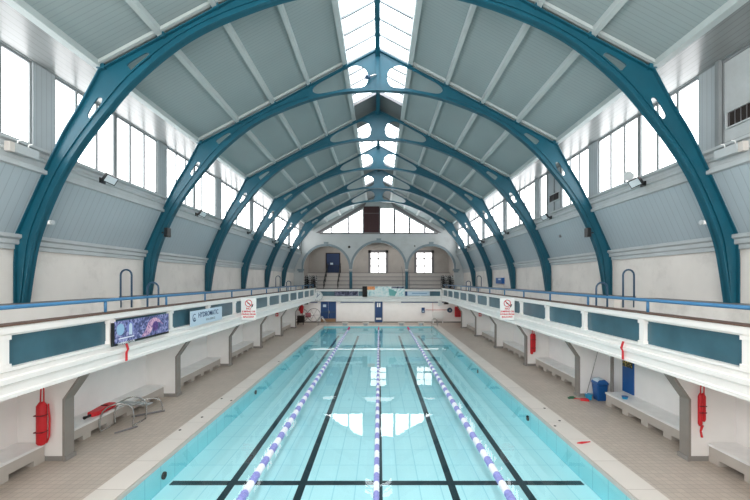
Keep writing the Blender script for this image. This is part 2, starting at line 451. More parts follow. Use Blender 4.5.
# eaves beams, skylight kerbs, purlins
for s, nm in SIDES:
    mb = MB(); mb.prism(mir([(6.62,9.16),(6.44,9.16),(6.44,rz(6.44)),(6.62,rz(6.62)+.02)], s), Y0, YF)
    tag(obj('eaves_beam', mb, M['purlin']), 'pale eaves beam along the foot of the %s roof slope' % nm, 'beam')
    mb = MB(); mb.prism(mir([(1.26, rz(1.26)-.12),(1.10, rz(1.10)-.12),(1.10, rz(1.10)+.2),(1.26, rz(1.26)+.2)], s), Y0, YF)
    tag(obj('skylight_kerb', mb, M['purlin']), 'pale kerb along the %s edge of the ridge skylight' % nm, 'beam')
    for x, lab in ((5.05,'lowest'),(3.78,'middle'),(2.5,'highest')):
        mb = MB(); mb.prism(mir([(x+.05, rz(x+.05)-.15),(x-.05, rz(x-.05)-.15),(x-.05, rz(x-.05)+.01),(x+.05, rz(x+.05)+.01)], s), Y0, YF)
        tag(obj('roof_purlin', mb, M['purlin']), '%s of three pale purlins running along the %s roof slope' % (lab, nm), 'purlin', 'pale purlins under the roof boards')
mb = MB().box(-.085,.085,Y0,YF-.3,12.30,12.34).box(-.02,.02,Y0,YF-.3,12.34,12.62).box(-.055,.055,Y0,YF-.3,12.60,12.64)
tag(obj('ridge_beam', mb, M['teal']), 'long teal steel ridge beam under the skylight', 'beam')
# skylights
nsk = 0
for (a, b) in SKY:
    for s, nm in SIDES:
        nwin += 1
        K = struct('window_%d' % nwin, (s*.6, a, 12.5))
        e = .2
        mb = MB(); mb.prism(mir([(1.16, rz(1.16)+e-.02),(.0, rz(0)+e-.02),(.0, rz(0)+e),(1.16, rz(1.16)+e)], s), a, b)
        obj('glass', mb, M['sky'], K)
        n = int(round((b-a)/.81))
        for q in range(n+1):
            y = a + (b-a)*q/n
            mb = MB(); mb.prism(mir([(1.16, rz(1.16)+e-.09),(.02, rz(0)+e-.09),(.02, rz(0)+e-.02),(1.16, rz(1.16)+e-.02)], s), y-.036, y+.036)
            obj('glazing_bar', mb, M['frame'], K)
        mb = MB()
        for y in (a, b): mb.prism(mir([(1.16, rz(1.16)+.02),(.0, rz(0)+.02),(.0, rz(0)+e),(1.16, rz(1.16)+e)], s), y-.03, y+.03)
        obj('end_panel', mb, M['darkfr'], K)

# ---------------- steel arches
OUT = [(8.48,3.5),(8.48,4.6),(8.44,5.28),(8.13,6.0),(7.66,7.0),(7.34,7.66),(6.95,8.3),(6.50,9.13)]
INN = [(8.27,3.5),(8.14,4.4),(8.0,5.1),(7.73,5.85),(7.36,6.65),(6.9,7.38),(6.32,8.13),(5.7,8.84),(4.84,9.58),(4.1,10.05),(3.2,10.45),(2.2,10.79),(1.15,11.0),(0,11.06)]
inn = smooth_curve(INN, 4)
outl = OUT[:3] + smooth_curve(OUT[2:], 3)[1:] + [(0.0, 12.57)]
SLOT1 = smooth_curve([(5.85,9.29),(5.83,9.20),(5.72,9.13),(5.36,9.37),(5.31,9.46),(5.38,9.54),(5.50,9.51)], 3, True)
SLOT2 = smooth_curve([(6.46,8.47),(6.55,8.49),(6.63,8.40),(6.79,8.12),(6.78,8.02),(6.69,7.99),(6.60,8.07),(6.47,8.38)], 3, True)
TEAR = smooth_curve([(.35,11.58),(.45,11.86),(.78,12.0),(1.14,11.88),(1.7,11.59),(2.2,11.31),(2.36,11.1),(2.2,10.97),(1.7,11.04),(1.08,11.16),(.6,11.2),(.41,11.33)], 4, True)
def make_arch(y):
    t = thing('steel_arch', '', 'roof arch', (0, y, 3.5), 'teal steel arches spanning the hall')
    for s in (-1, 1):
        ring = mir(outl, s) + mir(inn, s)[::-1]
        mb = MB(); plate(mb, ring, [mir(SLOT1,s), mir(SLOT2,s), mir(TEAR,s)], y, .035); obj('web', mb, M['teal'], t)
        mb = MB(); mb.strip(mir(inn, s), (-.03 if s > 0 else .03), y-.1, y+.1); obj('inner_flange', mb, M['teal'], t)
        mb = MB(); mb.strip(mir(outl, s), (.03 if s > 0 else -.03), y-.09, y+.09); obj('outer_flange', mb, M['teal'], t)
        # second raised rib following the inner curve
        rib = smooth_curve([(8.36,3.6),(8.27,4.5),(8.17,5.2),(7.9,5.95),(7.5,6.8),(7.05,7.5),(6.48,8.25),(5.85,8.98),(4.95,9.74),(4.15,10.22),(3.3,10.6),(2.5,10.86)], 3)
        for e in (-1, 1):
            mb = MB(); mb.strip(mir(rib, s), .035, y+e*.018, y+e*.05); obj('web_rib', mb, M['teal'], t)
        for x in (6.44, 5.05, 3.78, 2.5, 1.18):
            z = 12.57-.53*x
            mb = MB(); xa, xb = sorted((s*(x-.09), s*(x+.09))); mb.box(xa, xb, y-.11, y+.11, z-.02, z+.09); obj('purlin_cleat', mb, M['teal'], t)
        mb = MB()
        mb.prism(mir([(8.2,3.45),(8.5,3.45),(8.5,3.56),(8.2,3.56)], s), y-.13, y+.13); obj('base_plate', mb, M['teal'], t)
    mb = MB().box(-.05,.05,y-.09,y+.09,11.06,12.5); obj('king_post', mb, M['teal'], t)
    return t
a0 = make_arch(ARCH[0])
arch_lab = ['nearest teal steel arch, its crown out of the top of the picture',
            'second nearest teal steel arch, the nearest whose crown and round openings show',
            'third nearest teal steel arch spanning the hall', 'fourth nearest teal steel arch spanning the hall',
            'fifth nearest teal steel arch, next to last before the end wall', 'farthest teal steel arch, closest to the gable windows']
a0['label'] = arch_lab[0]
for i in range(1, 6):
    c = copy_tree(a0); c.location.y = ARCH[i]; c['label'] = arch_lab[i]
# pale boards on the roof above each arch
for i, y in enumerate([4.08] + ARCH):
    for s, nm in SIDES:
        for e in (-1, 1):
            mb = MB(); mb.prism(mir([(6.45, rz(6.45)-.08),(1.2, rz(1.2)-.08),(1.2, rz(1.2)+.01),(6.45, rz(6.45)+.01)], s), y+e*.12-.045, y+e*.12+.045)
            o = tag(obj('trim_%d' % (i*4+(s>0)*2+(e>0)+1), mb, M['purlin']), kind='structure')

# ---------------- balconies
BXI = 5.85
POSTS = [6.04 + 2.415*i for i in range(-3, 13)]
YB = 35.3
for s, nm in SIDES:
    B = thing('gallery_balcony', '%s side gallery balcony with white parapet and blue-grey panels' % nm, 'balcony', (s*6.2, 1.0, 2.3), 'gallery balconies')
    mb = MB(); bx(mb, s, 5.98, 8.5, Y0, YF-.2, 2.3, 2.6); obj('slab', mb, M['lower'], B)
    prof = [(5.98,2.3),(5.85,2.3),(5.85,2.36),(5.88,2.38),(5.88,2.52),(5.84,2.54),(5.84,2.62),(5.89,2.64),(5.89,2.72),(5.86,2.74),(5.86,2.79),(6.12,2.79),(6.12,2.3)]
    mb = MB(); mb.prism(mir(prof, s), Y0, YB); obj('fascia', mb, M['fascia'], B)
    mb = MB(); mb.prism(mir([(5.86,3.34),(5.86,3.46),(6.12,3.46),(6.12,3.30),(5.92,3.30),(5.90,3.34)], s), Y0, YB); obj('top_rail', mb, M['fascia'], B)
    mb = MB(); bx(mb, s, 5.84, 6.14, Y0, YB, 3.46, 3.485); obj('capping', mb, M['cap'], B)
    for i, y in enumerate(POSTS):
        if y > YB-.2: continue
        mb = MB(); bx(mb, s, 5.89, 6.1, y-.07, y+.07, 2.79, 3.34); bx(mb, s, 5.87, 6.1, y-.09, y+.09, 2.79, 2.85); bx(mb, s, 5.87, 6.1, y-.09, y+.09, 3.24, 3.31)
        obj('post', mb, M['fascia'], B)
        e = min(POSTS[i+1] if i+1 < len(POSTS) else YB, YB)
        if e - y > .3:
            mb = MB(); bx(mb, s, 5.98, 6.02, y+.07, e-.07, 2.79, 3.32); obj('panel', mb, M['panel'], B)
    # handrail
    Hh = thing('handrail', 'blue tubular handrail along the %s balcony parapet' % nm, 'handrail', (s*6.03, 1.0, 3.485), 'blue handrails on the parapets')
    mb = MB().tube([(s*6.03, Y0, 3.75),(s*6.03, YB-.1, 3.75)], .036, 10); obj('rail', mb, M['rail'], Hh, smooth=True)
    y = 3.62
    while y < YB:
        mb = MB().tube([(s*6.03, y, 3.48),(s*6.03, y, 3.74)], .03, 8); obj('upright', mb, M['rail'], Hh, smooth=True)
        y += 2.415
    # stepped tier at the wall
    segs = [(Y0, 11.5, 'near the camera'), (12.5, 29.0, 'in the middle of the hall'), (30.0, 37.8, 'at the far end')]
    for a, b, w in segs:
        T = thing('seating_tier', '%s gallery seating tier with dark edge %s' % (nm, w), 'seating tier', (s*8.1, a, 2.6), 'raised tiers along the gallery walls')
        mb = MB(); bx(mb, s, 7.78, 8.5, a, b, 2.6, 3.62); obj('riser', mb, M['wall'], T)
        mb = MB(); bx(mb, s, 7.74, 8.5, a-.01, b+.01, 3.62, 3.66); obj('edge_board', mb, M['darkfr'], T)
    for (a, b, w) in ((11.5, 12.5, 'nearer'), (29.0, 30.0, 'farther')):
        S = thing('tier_steps', 'small white steps through the %s gallery tier, %s pair' % (nm, w), 'steps', (s*8, a, 2.6))
        for q in range(3):
            mb = MB(); bx(mb, s, 7.4+.3*q, 8.5, a, b, 2.6+.3*q, 2.9+.3*q); obj('step', mb, M['wall'], S)
    for a, w in ((11.77,'nearer'), (29.4,'farther')):
        for (x, zb, zt, dy, lab) in ((7.78,3.35,4.52,0,'taller, at the wall'), (6.95,2.6,4.12,.0,'shorter, nearer the parapet')):
            h = []; r = .17
            c = zt - r
            h.append((s*(x-r), a+dy, zb))
            for q in range(9):
                an = PI - PI*q/8
                h.append((s*(x + r*math.cos(an)), a+dy, c + r*math.sin(an)))
            h.append((s*(x+r), a+dy, zb))
            tag(obj('step_hoop', MB().tube(h, .028, 8), M['darkrail'], smooth=True, loc=(s*x, a, zb)), 'dark blue tubular hoop handrail, %s, %s steps on the %s gallery' % (lab, w, nm), 'handrail', 'hoop handrails at the gallery steps')

# far balcony
B = thing('gallery_balcony', 'far end gallery balcony across the pool hall', 'balcony', (0, YB, 2.3), 'gallery balconies')
def fprof(p): return [(YB + (x-5.85), z) for x, z in p]
X5 = 5.86
obj('slab', MB().box(-X5, X5, YB+.13, YF+4.2, 2.3, 2.6), M['lower'], B)
obj('fascia', MB().prism(fprof([(5.98,2.2),(5.85,2.2),(5.85,2.3),(5.88,2.32),(5.88,2.48),(5.84,2.5),(5.84,2.6),(5.89,2.62),(5.89,2.66),(5.86,2.68),(5.86,2.71),(6.12,2.71),(6.12,2.2)]), -X5, X5, 'x'), M['fascia'], B)
obj('top_rail', MB().prism(fprof([(5.86,3.18),(5.86,3.34),(6.12,3.34),(6.12,3.14),(5.9,3.14)]), -X5, X5, 'x'), M['fascia'], B)
obj('capping', MB().box(-X5, X5, YB-.01, YB+.29, 3.34, 3.365), M['cap'], B)
fp = [-5.8, -3.9, -1.95, 0, 1.95, 3.9, 5.8]
for i, x in enumerate(fp):
    obj('post', MB().box(x-.07, x+.07, YB+.03, YB+.25, 2.71, 3.2), M['fascia'], B)
    if i < 6: obj('panel', MB().box(x+.07, fp[i+1]-.07, YB+.13, YB+.17, 2.71, 3.18), M['panel'], B)
# near gallery under the camera
B = thing('gallery_balcony', 'near end gallery floor below the viewpoint', 'balcony', (0, Y0, 2.3), 'gallery balconies')
obj('slab', MB().box(-5.98, 5.98, Y0, .9, 2.3, 2.6), M['lower'], B)

# ---------------- piers and benches below the side balconies
def make_pier(s, y):
    t = thing('balcony_pier', '', 'pier', (s*7.3, y, 0), 'piers carrying the side balconies')
    mb = MB(); mb.prism(mir([(7.28,0),(7.28,1.43),(6.67,2.3),(8.36,2.3),(8.36,0)], s), y-.12, y+.12); obj('infill', mb, M['lower'], t)
    mb = MB(); mb.prism(mir([(7.24,0),(7.24,1.42),(6.62,2.3),(6.68,2.3),(7.29,1.43),(7.29,0)], s), y-.14, y+.14); obj('bracket_column', mb, M['pier'], t)
    mb = MB(); bx(mb, s, 7.3, 8.36, y-.135, y+.135, 0, .11); obj('skirting', mb, M['skirt'], t)
    mb = MB(); bx(mb, s, 7.2, 7.26, y-.16, y+.16, 0, .1); obj('foot_block', mb, M['skirt'], t)
    mb = MB(); mb.prism(mir([(6.86,2.26),(6.92,2.14),(7.5,2.14),(7.56,2.26)], s), y-.15, y+.13); obj('soffit_cap', mb, M['navy'], t)
    return t
PY = [4.08] + ARCH
for s, nm in SIDES:
    p0 = make_pier(s, PY[1]); p0['label'] = 'white pier with grey angled bracket under the %s balcony, nearest in view' % nm
    for i in range(2, len(PY)):
        c = copy_tree(p0); c.location.y = PY[i]; c['label'] = 'white pier with grey angled bracket under the %s balcony, %s from the camera' % (nm, ORD[i-1].replace(' nearest','') if i < 6 else 'farthest')
def make_bench(s, a, b, label):
    t = thing('poolside_bench', label, 'bench', (s*7.9, a, 0), 'white topped benches along the hall sides')
    mb = MB(); bx(mb, s, 7.66, 8.35, a, b, .37, .43); obj('seat', mb, M['seat'], t, bevel=.01)
    mb = MB(); bx(mb, s, 7.70, 7.76, a, b, .13, .37); obj('front_board', mb, M['bfront'], t)
    mb = MB(); bx(mb, s, 7.95, 8.0, a, b, 0, .37); obj('slot_shade', mb, M['dark'], t)  # dark sheet painting the shade in the slots between the feet
    n = max(2, int(round((b-a)/.85)))
    for q in range(n+1):
        y = a + .12 + (b-a-.24)*q/n
        mb = MB(); bx(mb, s, 7.70, 8.0, y-.14, y+.14, 0, .13); obj('foot', mb, M['bfront'], t)
    return t
for s, nm in SIDES:
    for i in range(0, 6):
        a, b = PY[i]+.15, PY[i+1]-.15
        w = ['cut off by the bottom corner of the picture','between the nearest two piers','between the second and third piers','between the third and fourth piers','between the fourth and fifth piers','between the last two piers'][i]
        if s > 0 and i == 1: b = 12.8
        make_bench(s, a, b, 'white topped %s wall bench %s' % (nm, w))

# ---------------- far lower wall and openings
FW = 37.3
obj_w = MB(); plate(obj_w, [(-8.4,0),(8.4,0),(8.4,2.3),(-8.4,2.3)], [], FW+.1, .2)
tag(obj('wall_far_lower', obj_w, M['lower']), kind='structure')
tag(obj('baseboard_far', MB().box(-8.35, 8.35, FW-.03, FW, 0, .14), M['skirt']), kind='structure')
mb = MB()
for a, b in ((-8.3,-6.0),(-3.75,-.5),(2.2,8.2)): mb.box(a, b, FW-.06, FW-.001, 1.98, 2.06)
tag(obj('trim_blue', mb, M['navy']), kind='structure')
d = struct('door_1', (-4.9, FW, 0))
obj('leaf', MB().box(-5.68,-4.95,FW-.06,FW,.1,2.1), M['navy'], d)
lf = obj('leaf', MB().box(-4.93,-4.18,FW-.06,FW,.1,2.1), M['navy'], d); obj('door_handle', MB().box(-4.88,-4.8,FW-.11,FW-.06,.95,1.2), M['steel'], lf)
obj('kick_plate', MB().box(-5.66,-4.2,FW-.075,FW-.06,.1,.42), M['wood'], d)
obj('notice', MB().box(-5.45,-5.15,FW-.07,FW-.06,1.55,1.8), M['lbanner'], d)
obj('push_bar', MB().box(-5.6,-4.25,FW-.1,FW-.06,1.02,1.08), M['darkrail'], d)
d = struct('door_2', (0, FW, 0))
obj('leaf', MB().box(-.36,.36,FW-.06,FW,.06,2.1), M['navy'], d)
obj('pane', MB().box(-.17,-.03,FW-.075,FW-.06,1.55,1.95).box(.03,.17,FW-.075,FW-.06,1.55,1.95), M['white'], d)
obj('notice', MB().box(-.26,.26,FW-.075,FW-.06,.3,.5), M['white'], d)
obj('frame', MB().box(-.42,-.36,FW-.07,FW,0,2.14).box(.36,.42,FW-.07,FW,0,2.14).box(-.42,.42,FW-.07,FW,2.1,2.15), M['cornice'], d)

# ---------------- far upper wall (arcade), gable windows
def arch_open(cx, r, zs, z0, n=20): return [(cx-r, z0)] + [(cx + r*math.cos(PI - PI*k/n), zs + (r*math.sin(PI*k/n))) for k in range(n+1)] + [(cx+r, z0)]
ZG = 8.95
def gz(x): return min(11.38, ZG + .575*(5.6-abs(x)))
panes = [(-5.55,-4.78),(-4.62,-3.1),(-2.95,-1.62),(.22,1.46),(1.68,2.98),(3.18,4.52),(4.72,5.5)]
holes = [[(a,ZG),(b,ZG),(b,gz(b)),(a,gz(a)+.005)] for a, b in panes]
outline = [(-8.7,2.6),(-8.7,5.3),(-7.9,6.7),(-7.9,9.3),(-6.6,9.35),(0,12.85),(6.6,9.35),(7.9,9.3),(7.9,6.7),(8.7,5.3),(8.7,2.6),
           (7.55,2.6)] + arch_open(5.25,2.3,5.3,2.6)[::-1][1:-1] + [(2.95,5.05),(2.65,5.05)] + arch_open(0,2.65,5.3,2.6)[::-1][1:-1] + [(-2.65,5.05),(-2.95,5.05)] + arch_open(-5.25,2.3,5.3,2.6)[::-1][1:-1] + [(-7.55,2.6)]
mb = MB(); plate(mb, outline, holes, YF+.15, .3)
tag(obj('wall_far', mb, M['farwall']), kind='structure')
nwin += 1
G = struct('window_%d' % nwin, (0, YF, ZG))
mb = MB()
for a, b in panes: plate(mb, [(a,ZG),(b,ZG),(b,gz(b)),(a,gz(a)+.005)], [], YF+.16, .03)
obj('glass', mb, M['fglass'], G)
mb = MB().box(-5.9, 5.9, YF-.06, YF, ZG-.16, ZG-.02)
for (a, b), (c, d2) in zip(panes[:-1], panes[1:]):
    if c - b < .3: mb.box(b+.02, c-.02, YF-.05, YF, ZG, gz(max(abs(b), abs(c)))+.05)
obj('frame', mb, M['darkfr'], G)
obj('infill_board', MB().box(-1.5,.08,YF-.05,YF,ZG,11.55), M['brown'], G)
obj('thin_bar', MB().box(-1.55,.12,YF-.07,YF-.05,10.85,10.89), M['darkfr'], G)
# sloping dark boards above gable glass
for s, nm in SIDES:
    mb = MB(); mb.prism([(s*6.3,ZG-.05),(s*5.9,ZG-.05),(s*1.45,11.5),(s*1.2,12.0)], YF-.05, YF)
    obj('head_board', mb, M['darkfr'], G)
# arch bands, keystones, capitals, columns
for cx, r, lab in ((0,2.65,'central'),(-5.25,2.3,'left'),(5.25,2.3,'right')):
    ro = r + .22
    n = 28
    o_ = [(cx + ro*math.cos(PI*k/n), 5.3 + ro*math.sin(PI*k/n)) for k in range(n+1)]
    i_ = [(cx + r*math.cos(PI*k/n), 5.3 + r*math.sin(PI*k/n)) for k in range(n+1)]
    if cx: lim = [(min(max(p[0], cx-r-.15), cx+r+.15), p[1]) for p in o_]; o_ = lim
    else: o_ = [(min(max(p[0], -2.8), 2.8), p[1]) for p in o_]
    t = thing('arcade_arch', '%s rounded arch moulding on the far gallery wall' % lab, 'arch', (cx, YF, 5.3), 'arches of the far wall arcade')
    mb = MB(); plate(mb, o_ + i_[::-1], [], YF-.04, .08); obj('band', mb, M['archband'], t)
    mb = MB().prism([(cx-.16,5.3+r-.04),(cx+.16,5.3+r-.04),(cx+.24,5.3+r+.4),(cx-.24,5.3+r+.4)], YF-.12, YF); obj('keystone', mb, M['archband'], t)
for x, lab in ((-2.8,'left'),(2.8,'right')):
    t = thing('arcade_column', '%s teal column under the far wall arcade' % lab, 'column', (x, YF, 2.6), 'teal columns of the arcade')
    obj('shaft', MB().cyl((x,YF+.15,2.6),(x,YF+.15,5.0),.15,12), M['teal'], t, smooth=False)
    obj('capital', MB().box(x-.17,x+.17,YF-.03,YF+.3,5.0,5.14), M['archband'], t)
for x in (-7.75, 7.75):
    tag(obj('wall_bracket', MB().box(x-.35,x+.3,YF-.18,YF,5.12,5.3).box(x-.25,x+.2,YF-.12,YF,4.95,5.12), M['archband'], loc=(x,YF,5)), 'moulded grey impost bracket at the %s end of the arcade' % ('left' if x<0 else 'right'), 'bracket')
for x, z in ((-2.95,7.5),(3.6,7.6)):
    tag(obj('round_vent', MB().cyl((x,YF-.04,z),(x,YF+.01,z),.13 if x<0 else .07,16), M['dark'], loc=(x,YF,z)), 'small dark round vent %s the central arch' % ('left of' if x<0 else 'right of'), 'vent')
# recess behind the arcade
YW = 42.0
mb = MB(); plate(mb, [(-7.9,2.6),(7.9,2.6),(7.9,8.3),(-7.9,8.3)], [[(-.95,4.95),(.85,4.95),(.85,7.25),(-.95,7.25)],[(4.1,4.95),(5.95,4.95),(5.95,7.25),(4.1,7.25)]], YW+.1, .2)
tag(obj('wall_back', mb, M['backwall']), kind='structure')
mb = MB().box(-7.9,-7.7,YF+.3,YW,2.6,8.3).box(7.7,7.9,YF+.3,YW,2.6,8.3).box(-7.9,7.9,YF+.3,YW+.2,8.3,8.4)
tag(obj('wall_recess', mb, M['backwall']), kind='structure')
for cx in (-.05, 5.02):
    nwin += 1
    Wn = struct('window_%d' % nwin, (cx, YW, 5))
    obj('glass', MB().box(cx-.84,cx+.84,YW+.05,YW+.07,4.98,7.2), M['bglass'], Wn)
    mb = MB().box(cx-1.1,cx-.82,YW-.06,YW+.04,4.95,7.5).box(cx+.82,cx+1.1,YW-.06,YW+.04,4.95,7.5).box(cx-1.1,cx+1.1,YW-.06,YW+.04,7.2,7.5)
    obj('frame', mb, M['darkfr'], Wn)
    mb = MB().box(cx-.06,cx+.06,YW,YW+.05,4.98,7.2).box(cx-.84,cx+.84,YW,YW+.05,6.5,6.61).box(cx-.84,cx+.84,YW,YW+.05,5.7,5.8).box(cx-.46,cx-.44,YW,YW+.05,4.98,7.2).box(cx+.44,cx+.46,YW,YW+.05,4.98,7.2)
    obj('glazing_bars', mb, M['darkfr'], Wn)
d = struct('door_3', (-5.0, YW, 5))
obj('leaf', MB().box(-5.75,-4.35,YW-.06,YW,4.8,7.1), mat('deep_blue_door', (20,48,92), .5), d)
obj('frame', MB().box(-5.85,-5.75,YW-.08,YW,4.8,7.2).box(-4.35,-4.25,YW-.08,YW,4.8,7.2).box(-5.85,-4.25,YW-.08,YW,7.1,7.2), M['dark'], d)
obj('notice', MB().box(-5.35,-5.05,YW-.075,YW-.06,5.9,6.1), M['lbanner'], d)
# tiers at the far end
T = thing('spectator_tiers', 'wide stepped spectator tiers behind the far balcony', 'seating tiers', (0, 38.6, 2.6))
tz = [3.38, 3.72, 4.14, 4.56, 5.0]
for i, z in enumerate(tz):
    y = 38.5 + .66*i
    zb = 2.6 if i == 0 else tz[i-1]
    obj('tier', MB().box(-7.7, 7.7, y, YW-.1, zb, z-.05), M['tier'], T)
    obj('tier_edge', MB().box(-7.7, 7.7, y-.03, YW-.1 if i==4 else y+.64, z-.06, z), M['darkfr'], T)
# stair between rails
S = thing('gallery_stair', 'narrow stair climbing the far tiers to the blue door', 'stair', (-4.95, 38, 2.6))
for i in range(8):
    obj('step', MB().box(-5.5,-4.2,38.1+.36*i,38.1+.36*(i+1)+.02,2.6,2.9+.27*i), M['tier'], S)
for x, lab in ((-5.55,'left'),(-4.15,'right')):
    h = thing('stair_rail', 'dark handrail on the %s of the far gallery stair' % lab, 'handrail', (x, 38, 2.9), 'handrails of the far stair')
    top = (x, 41.2, 5.95); bot = (x, 38.15, 3.9)
    obj('rail', MB().tube([(x,41.9,5.95), top, bot], .04, 8), M['blackp'], h)
    obj('rail', MB().tube([(x,41.2,5.5), (x,38.15,3.45)], .025, 8), M['blackp'], h)
    for q in range(5):
        f = q/4; y = 41.2 - 3.05*f; z = 5.95 - 2.05*f
        obj('upright', MB().tube([(x,y,z-.95),(x,y,z)], .028, 6), M['blackp'], h)
R_ = thing('landing_gate', 'dark barred rail in front of the blue gallery door', 'railing', (-4.9, 41.4, 4.95))
for q in range(9):
    x = -5.5 + .17*q; obj('bar', MB().tube([(x,41.5,4.95),(x,41.5,5.75)], .015, 6), M['blackp'], R_)
obj('rail', MB().tube([(-5.55,41.5,5.76),(-4.15,41.5,5.76)], .025, 6), M['blackp'], R_)
# thin white seat rails right of stair
for x, w in ((3.08,'just right of the right teal column'),(2.45,'just left of the right teal column')):
    t = thing('aisle_rail', 'slim dark upright rail on the far tiers, %s' % w, 'railing', (x, 38.4, 3.3))
    obj('upright', MB().tube([(x,38.4,2.6),(x,38.4,4.6)], .03, 8), M['darkfr'], t)
    obj('rail', MB().tube([(x,38.4,4.6),(x,40.6,5.6)], .025, 8), M['darkfr'], t)

# near wall behind the viewpoint
mb = MB(); plate(mb, [(-8.7,0),(-8.7,5.3),(-7.9,6.7),(-7.9,9.3),(-6.6,9.4),(0,12.9),(6.6,9.4),(7.9,9.3),(7.9,6.7),(8.7,5.3),(8.7,0)], [], Y0-.1, .2)
tag(obj('wall_near', mb, M['fascia']), kind='structure')

# ---------------- signs and banners
# purple banner, left parapet
xb = -5.80
bn = thing('printed_banner', 'purple and pink printed banner hanging on the left parapet', 'banner', (xb, 8.45, 2.73))
obj('sheet', MB().box(xb-.02, xb, 8.5, 10.65, 2.73, 3.27), M['ban_purple'], bn)
obj('backing_edge', MB().box(xb-.03, xb-.005, 8.42, 8.52, 2.73, 3.25), M['blackp'], bn)
obj('bottom_strip', MB().box(xb, xb+.004, 8.5, 10.65, 2.73, 2.78), M['blackp'], bn)
def on_left(mbx, pts, e=.004):   # polygon given as (y,z)
    vs, fs = plate_mesh(pts, [], .004); return mbx.mapped(vs, fs, (xb+e,0,0), (0,1,0), (0,0,1), (1,0,0))
obj('round_emblem', on_left(MB(), disc_pts(8.68, 3.08, .13)), mat('emblem_blue', (150,190,220), .5), bn)
obj('round_emblem', on_left(MB(), disc_pts(9.02, 3.09, .13)), mat('emblem_pale', (120,130,190), .5), bn)
obj('emblem_centre', on_left(MB(), [(8.97,2.92),(9.08,2.92),(9.08,3.15),(9.02,3.2),(8.97,3.15)], .007), M['lbanner'], bn)
obj('swimmer_arc', on_left(MB(), smooth_curve([(9.45,2.8),(9.62,2.96),(9.72,3.12),(9.92,3.22),(10.15,3.18),(10.38,3.0),(10.2,3.08),(10.0,3.08),(9.9,2.98),(9.78,2.84)], 4, True)), M['ban_pink'], bn)
obj('dark_patch', on_left(MB(), disc_pts(10.02, 3.0, .13, 10), .006), M['ban_violet'], bn)
obj('caption_bar', on_left(MB(), [(8.62,2.86),(9.15,2.86),(9.15,2.885),(8.62,2.885)], .007), M['text_white'], bn)
mb = MB(); text_on(mb, 'SWIMMING CLUB', .075, (xb+.008, 8.58, 2.735), (0,1,0), (0,0,1), (1,0,0), 'LEFT'); obj('lettering', mb, M['text_white'], bn)

bn.location.y -= .08
bn = thing('printed_banner', 'pale blue sponsor banner with dark lettering on the left parapet', 'banner', (xb, 11.8, 2.75))
obj('sheet', MB().box(xb-.02, xb, 11.8, 14.15, 2.74, 3.22), M['lbanner'], bn)
mb = MB(); text_on(mb, 'HYDROMATIC', .235, (xb+.003, 12.3, 2.98), (0,1,0), (0,0,1), (1,0,0), 'LEFT', .003); obj('lettering', mb, M['text_blue'], bn)
mb = MB(); text_on(mb, 'POOL SERVICES', .1, (xb+.003, 12.85, 2.83), (0,1,0), (0,0,1), (1,0,0), 'LEFT'); obj('lettering', mb, M['archband'], bn)
def ringp(mbx, cy, cz, r0, r1, e, n=24, a0=0, a1=2*PI):
    o_ = [(cy+r1*math.cos(a0+(a1-a0)*k/n), cz+r1*math.sin(a0+(a1-a0)*k/n)) for k in range(n+1)]
    i_ = [(cy+r0*math.cos(a0+(a1-a0)*k/n), cz+r0*math.sin(a0+(a1-a0)*k/n)) for k in range(n+1)]
    return on_left(mbx, o_ + i_[::-1], e)
obj('emblem', ringp(ringp(MB(), 12.05, 3.0, .10, .125, .004, 24, 1.0, 5.6), 12.05, 2.95, .03, .06, .004, 16, 0, 6.0), M['text_blue'], bn)

# warning boards projecting from the parapets
def warn(x0, x1, y, label):
    cx = (x0+x1)/2
    t = thing('warning_sign', label, 'sign', (cx, y, 2.5), 'white red-printed warning boards on the parapets')
    obj('board', MB().box(x0, x1, y, y+.02, 2.5, 3.42), M['white'], t)
    fy = y-.004
    def pl(mbx, pts, holes=()):
        vs, fs = plate_mesh(pts, list(holes), .004); return mbx.mapped(vs, fs, (0,fy,0), (1,0,0), (0,0,1), (0,1,0))
    mb = MB(); pl(mb, disc_pts(cx, 3.2, .155), [disc_pts(cx, 3.2, .125)])
    pl(mb, [(cx-.12,3.29),(cx-.09,3.32),(cx+.12,3.11),(cx+.09,3.08)]); obj('prohibition_ring', mb, M['text_red'], t)
    mb = MB(); pl(mb, smooth_curve([(cx+.11,3.02),(cx+.17,3.06),(cx+.2,3.16),(cx+.15,3.14)],3,True)); pl(mb, [(cx-.06,3.2),(cx-.03,3.23),(cx+.05,3.2),(cx+.02,3.16)]); obj('pictogram', mb, M['blackp'], t)
    for q, (tx, sz) in enumerate((('NO', .13), ('JUMPING OR', .1), ('DIVING FROM', .095), ('BALCONY', .1))):
        mb = MB(); text_on(mb, tx, sz, (cx, fy, 2.93-.115*q), (1,0,0), (0,0,1), (0,-1,0), 'CENTER', .004); obj('lettering', mb, M['text_red'], t)
    obj('bracket', MB().box(min(x0,x1)-.0, max(x0,x1), y+.02, y+.05, 3.3, 3.34), M['steel'], t)
warn(-5.87, -5.22, 16.3, 'white warning board with red ring on the left parapet')
warn(5.24, 5.86, 16.3, 'white warning board with red ring on the right parapet')
# red ribbons
for s, nm in SIDES:
    y = 8.85 if s < 0 else 9.0
    mb = MB()
    pts = [(y-.03,2.75),(y+.05,2.58),(y-.01,2.52),(y-.01,2.32)]
    for (a, z1), (b, z2) in zip(pts[:-1], pts[1:]):
        vs = [(s*5.825,a-.035,z1),(s*5.825,a+.035,z1),(s*5.825,b+.035,z2),(s*5.825,b-.035,z2)]
        vs += [(s*5.815,p[1],p[2]) for p in vs]
        mb.add(vs, [(0,1,2,3),(7,6,5,4),(0,4,5,1),(1,5,6,2),(2,6,7,3),(3,7,4,0)])
    tag(obj('red_ribbon', mb, M['red'], loc=(s*5.83,y,2.5)), 'short red ribbon hanging on the %s balcony fascia' % nm, 'ribbon', 'red ribbons on the fascias')

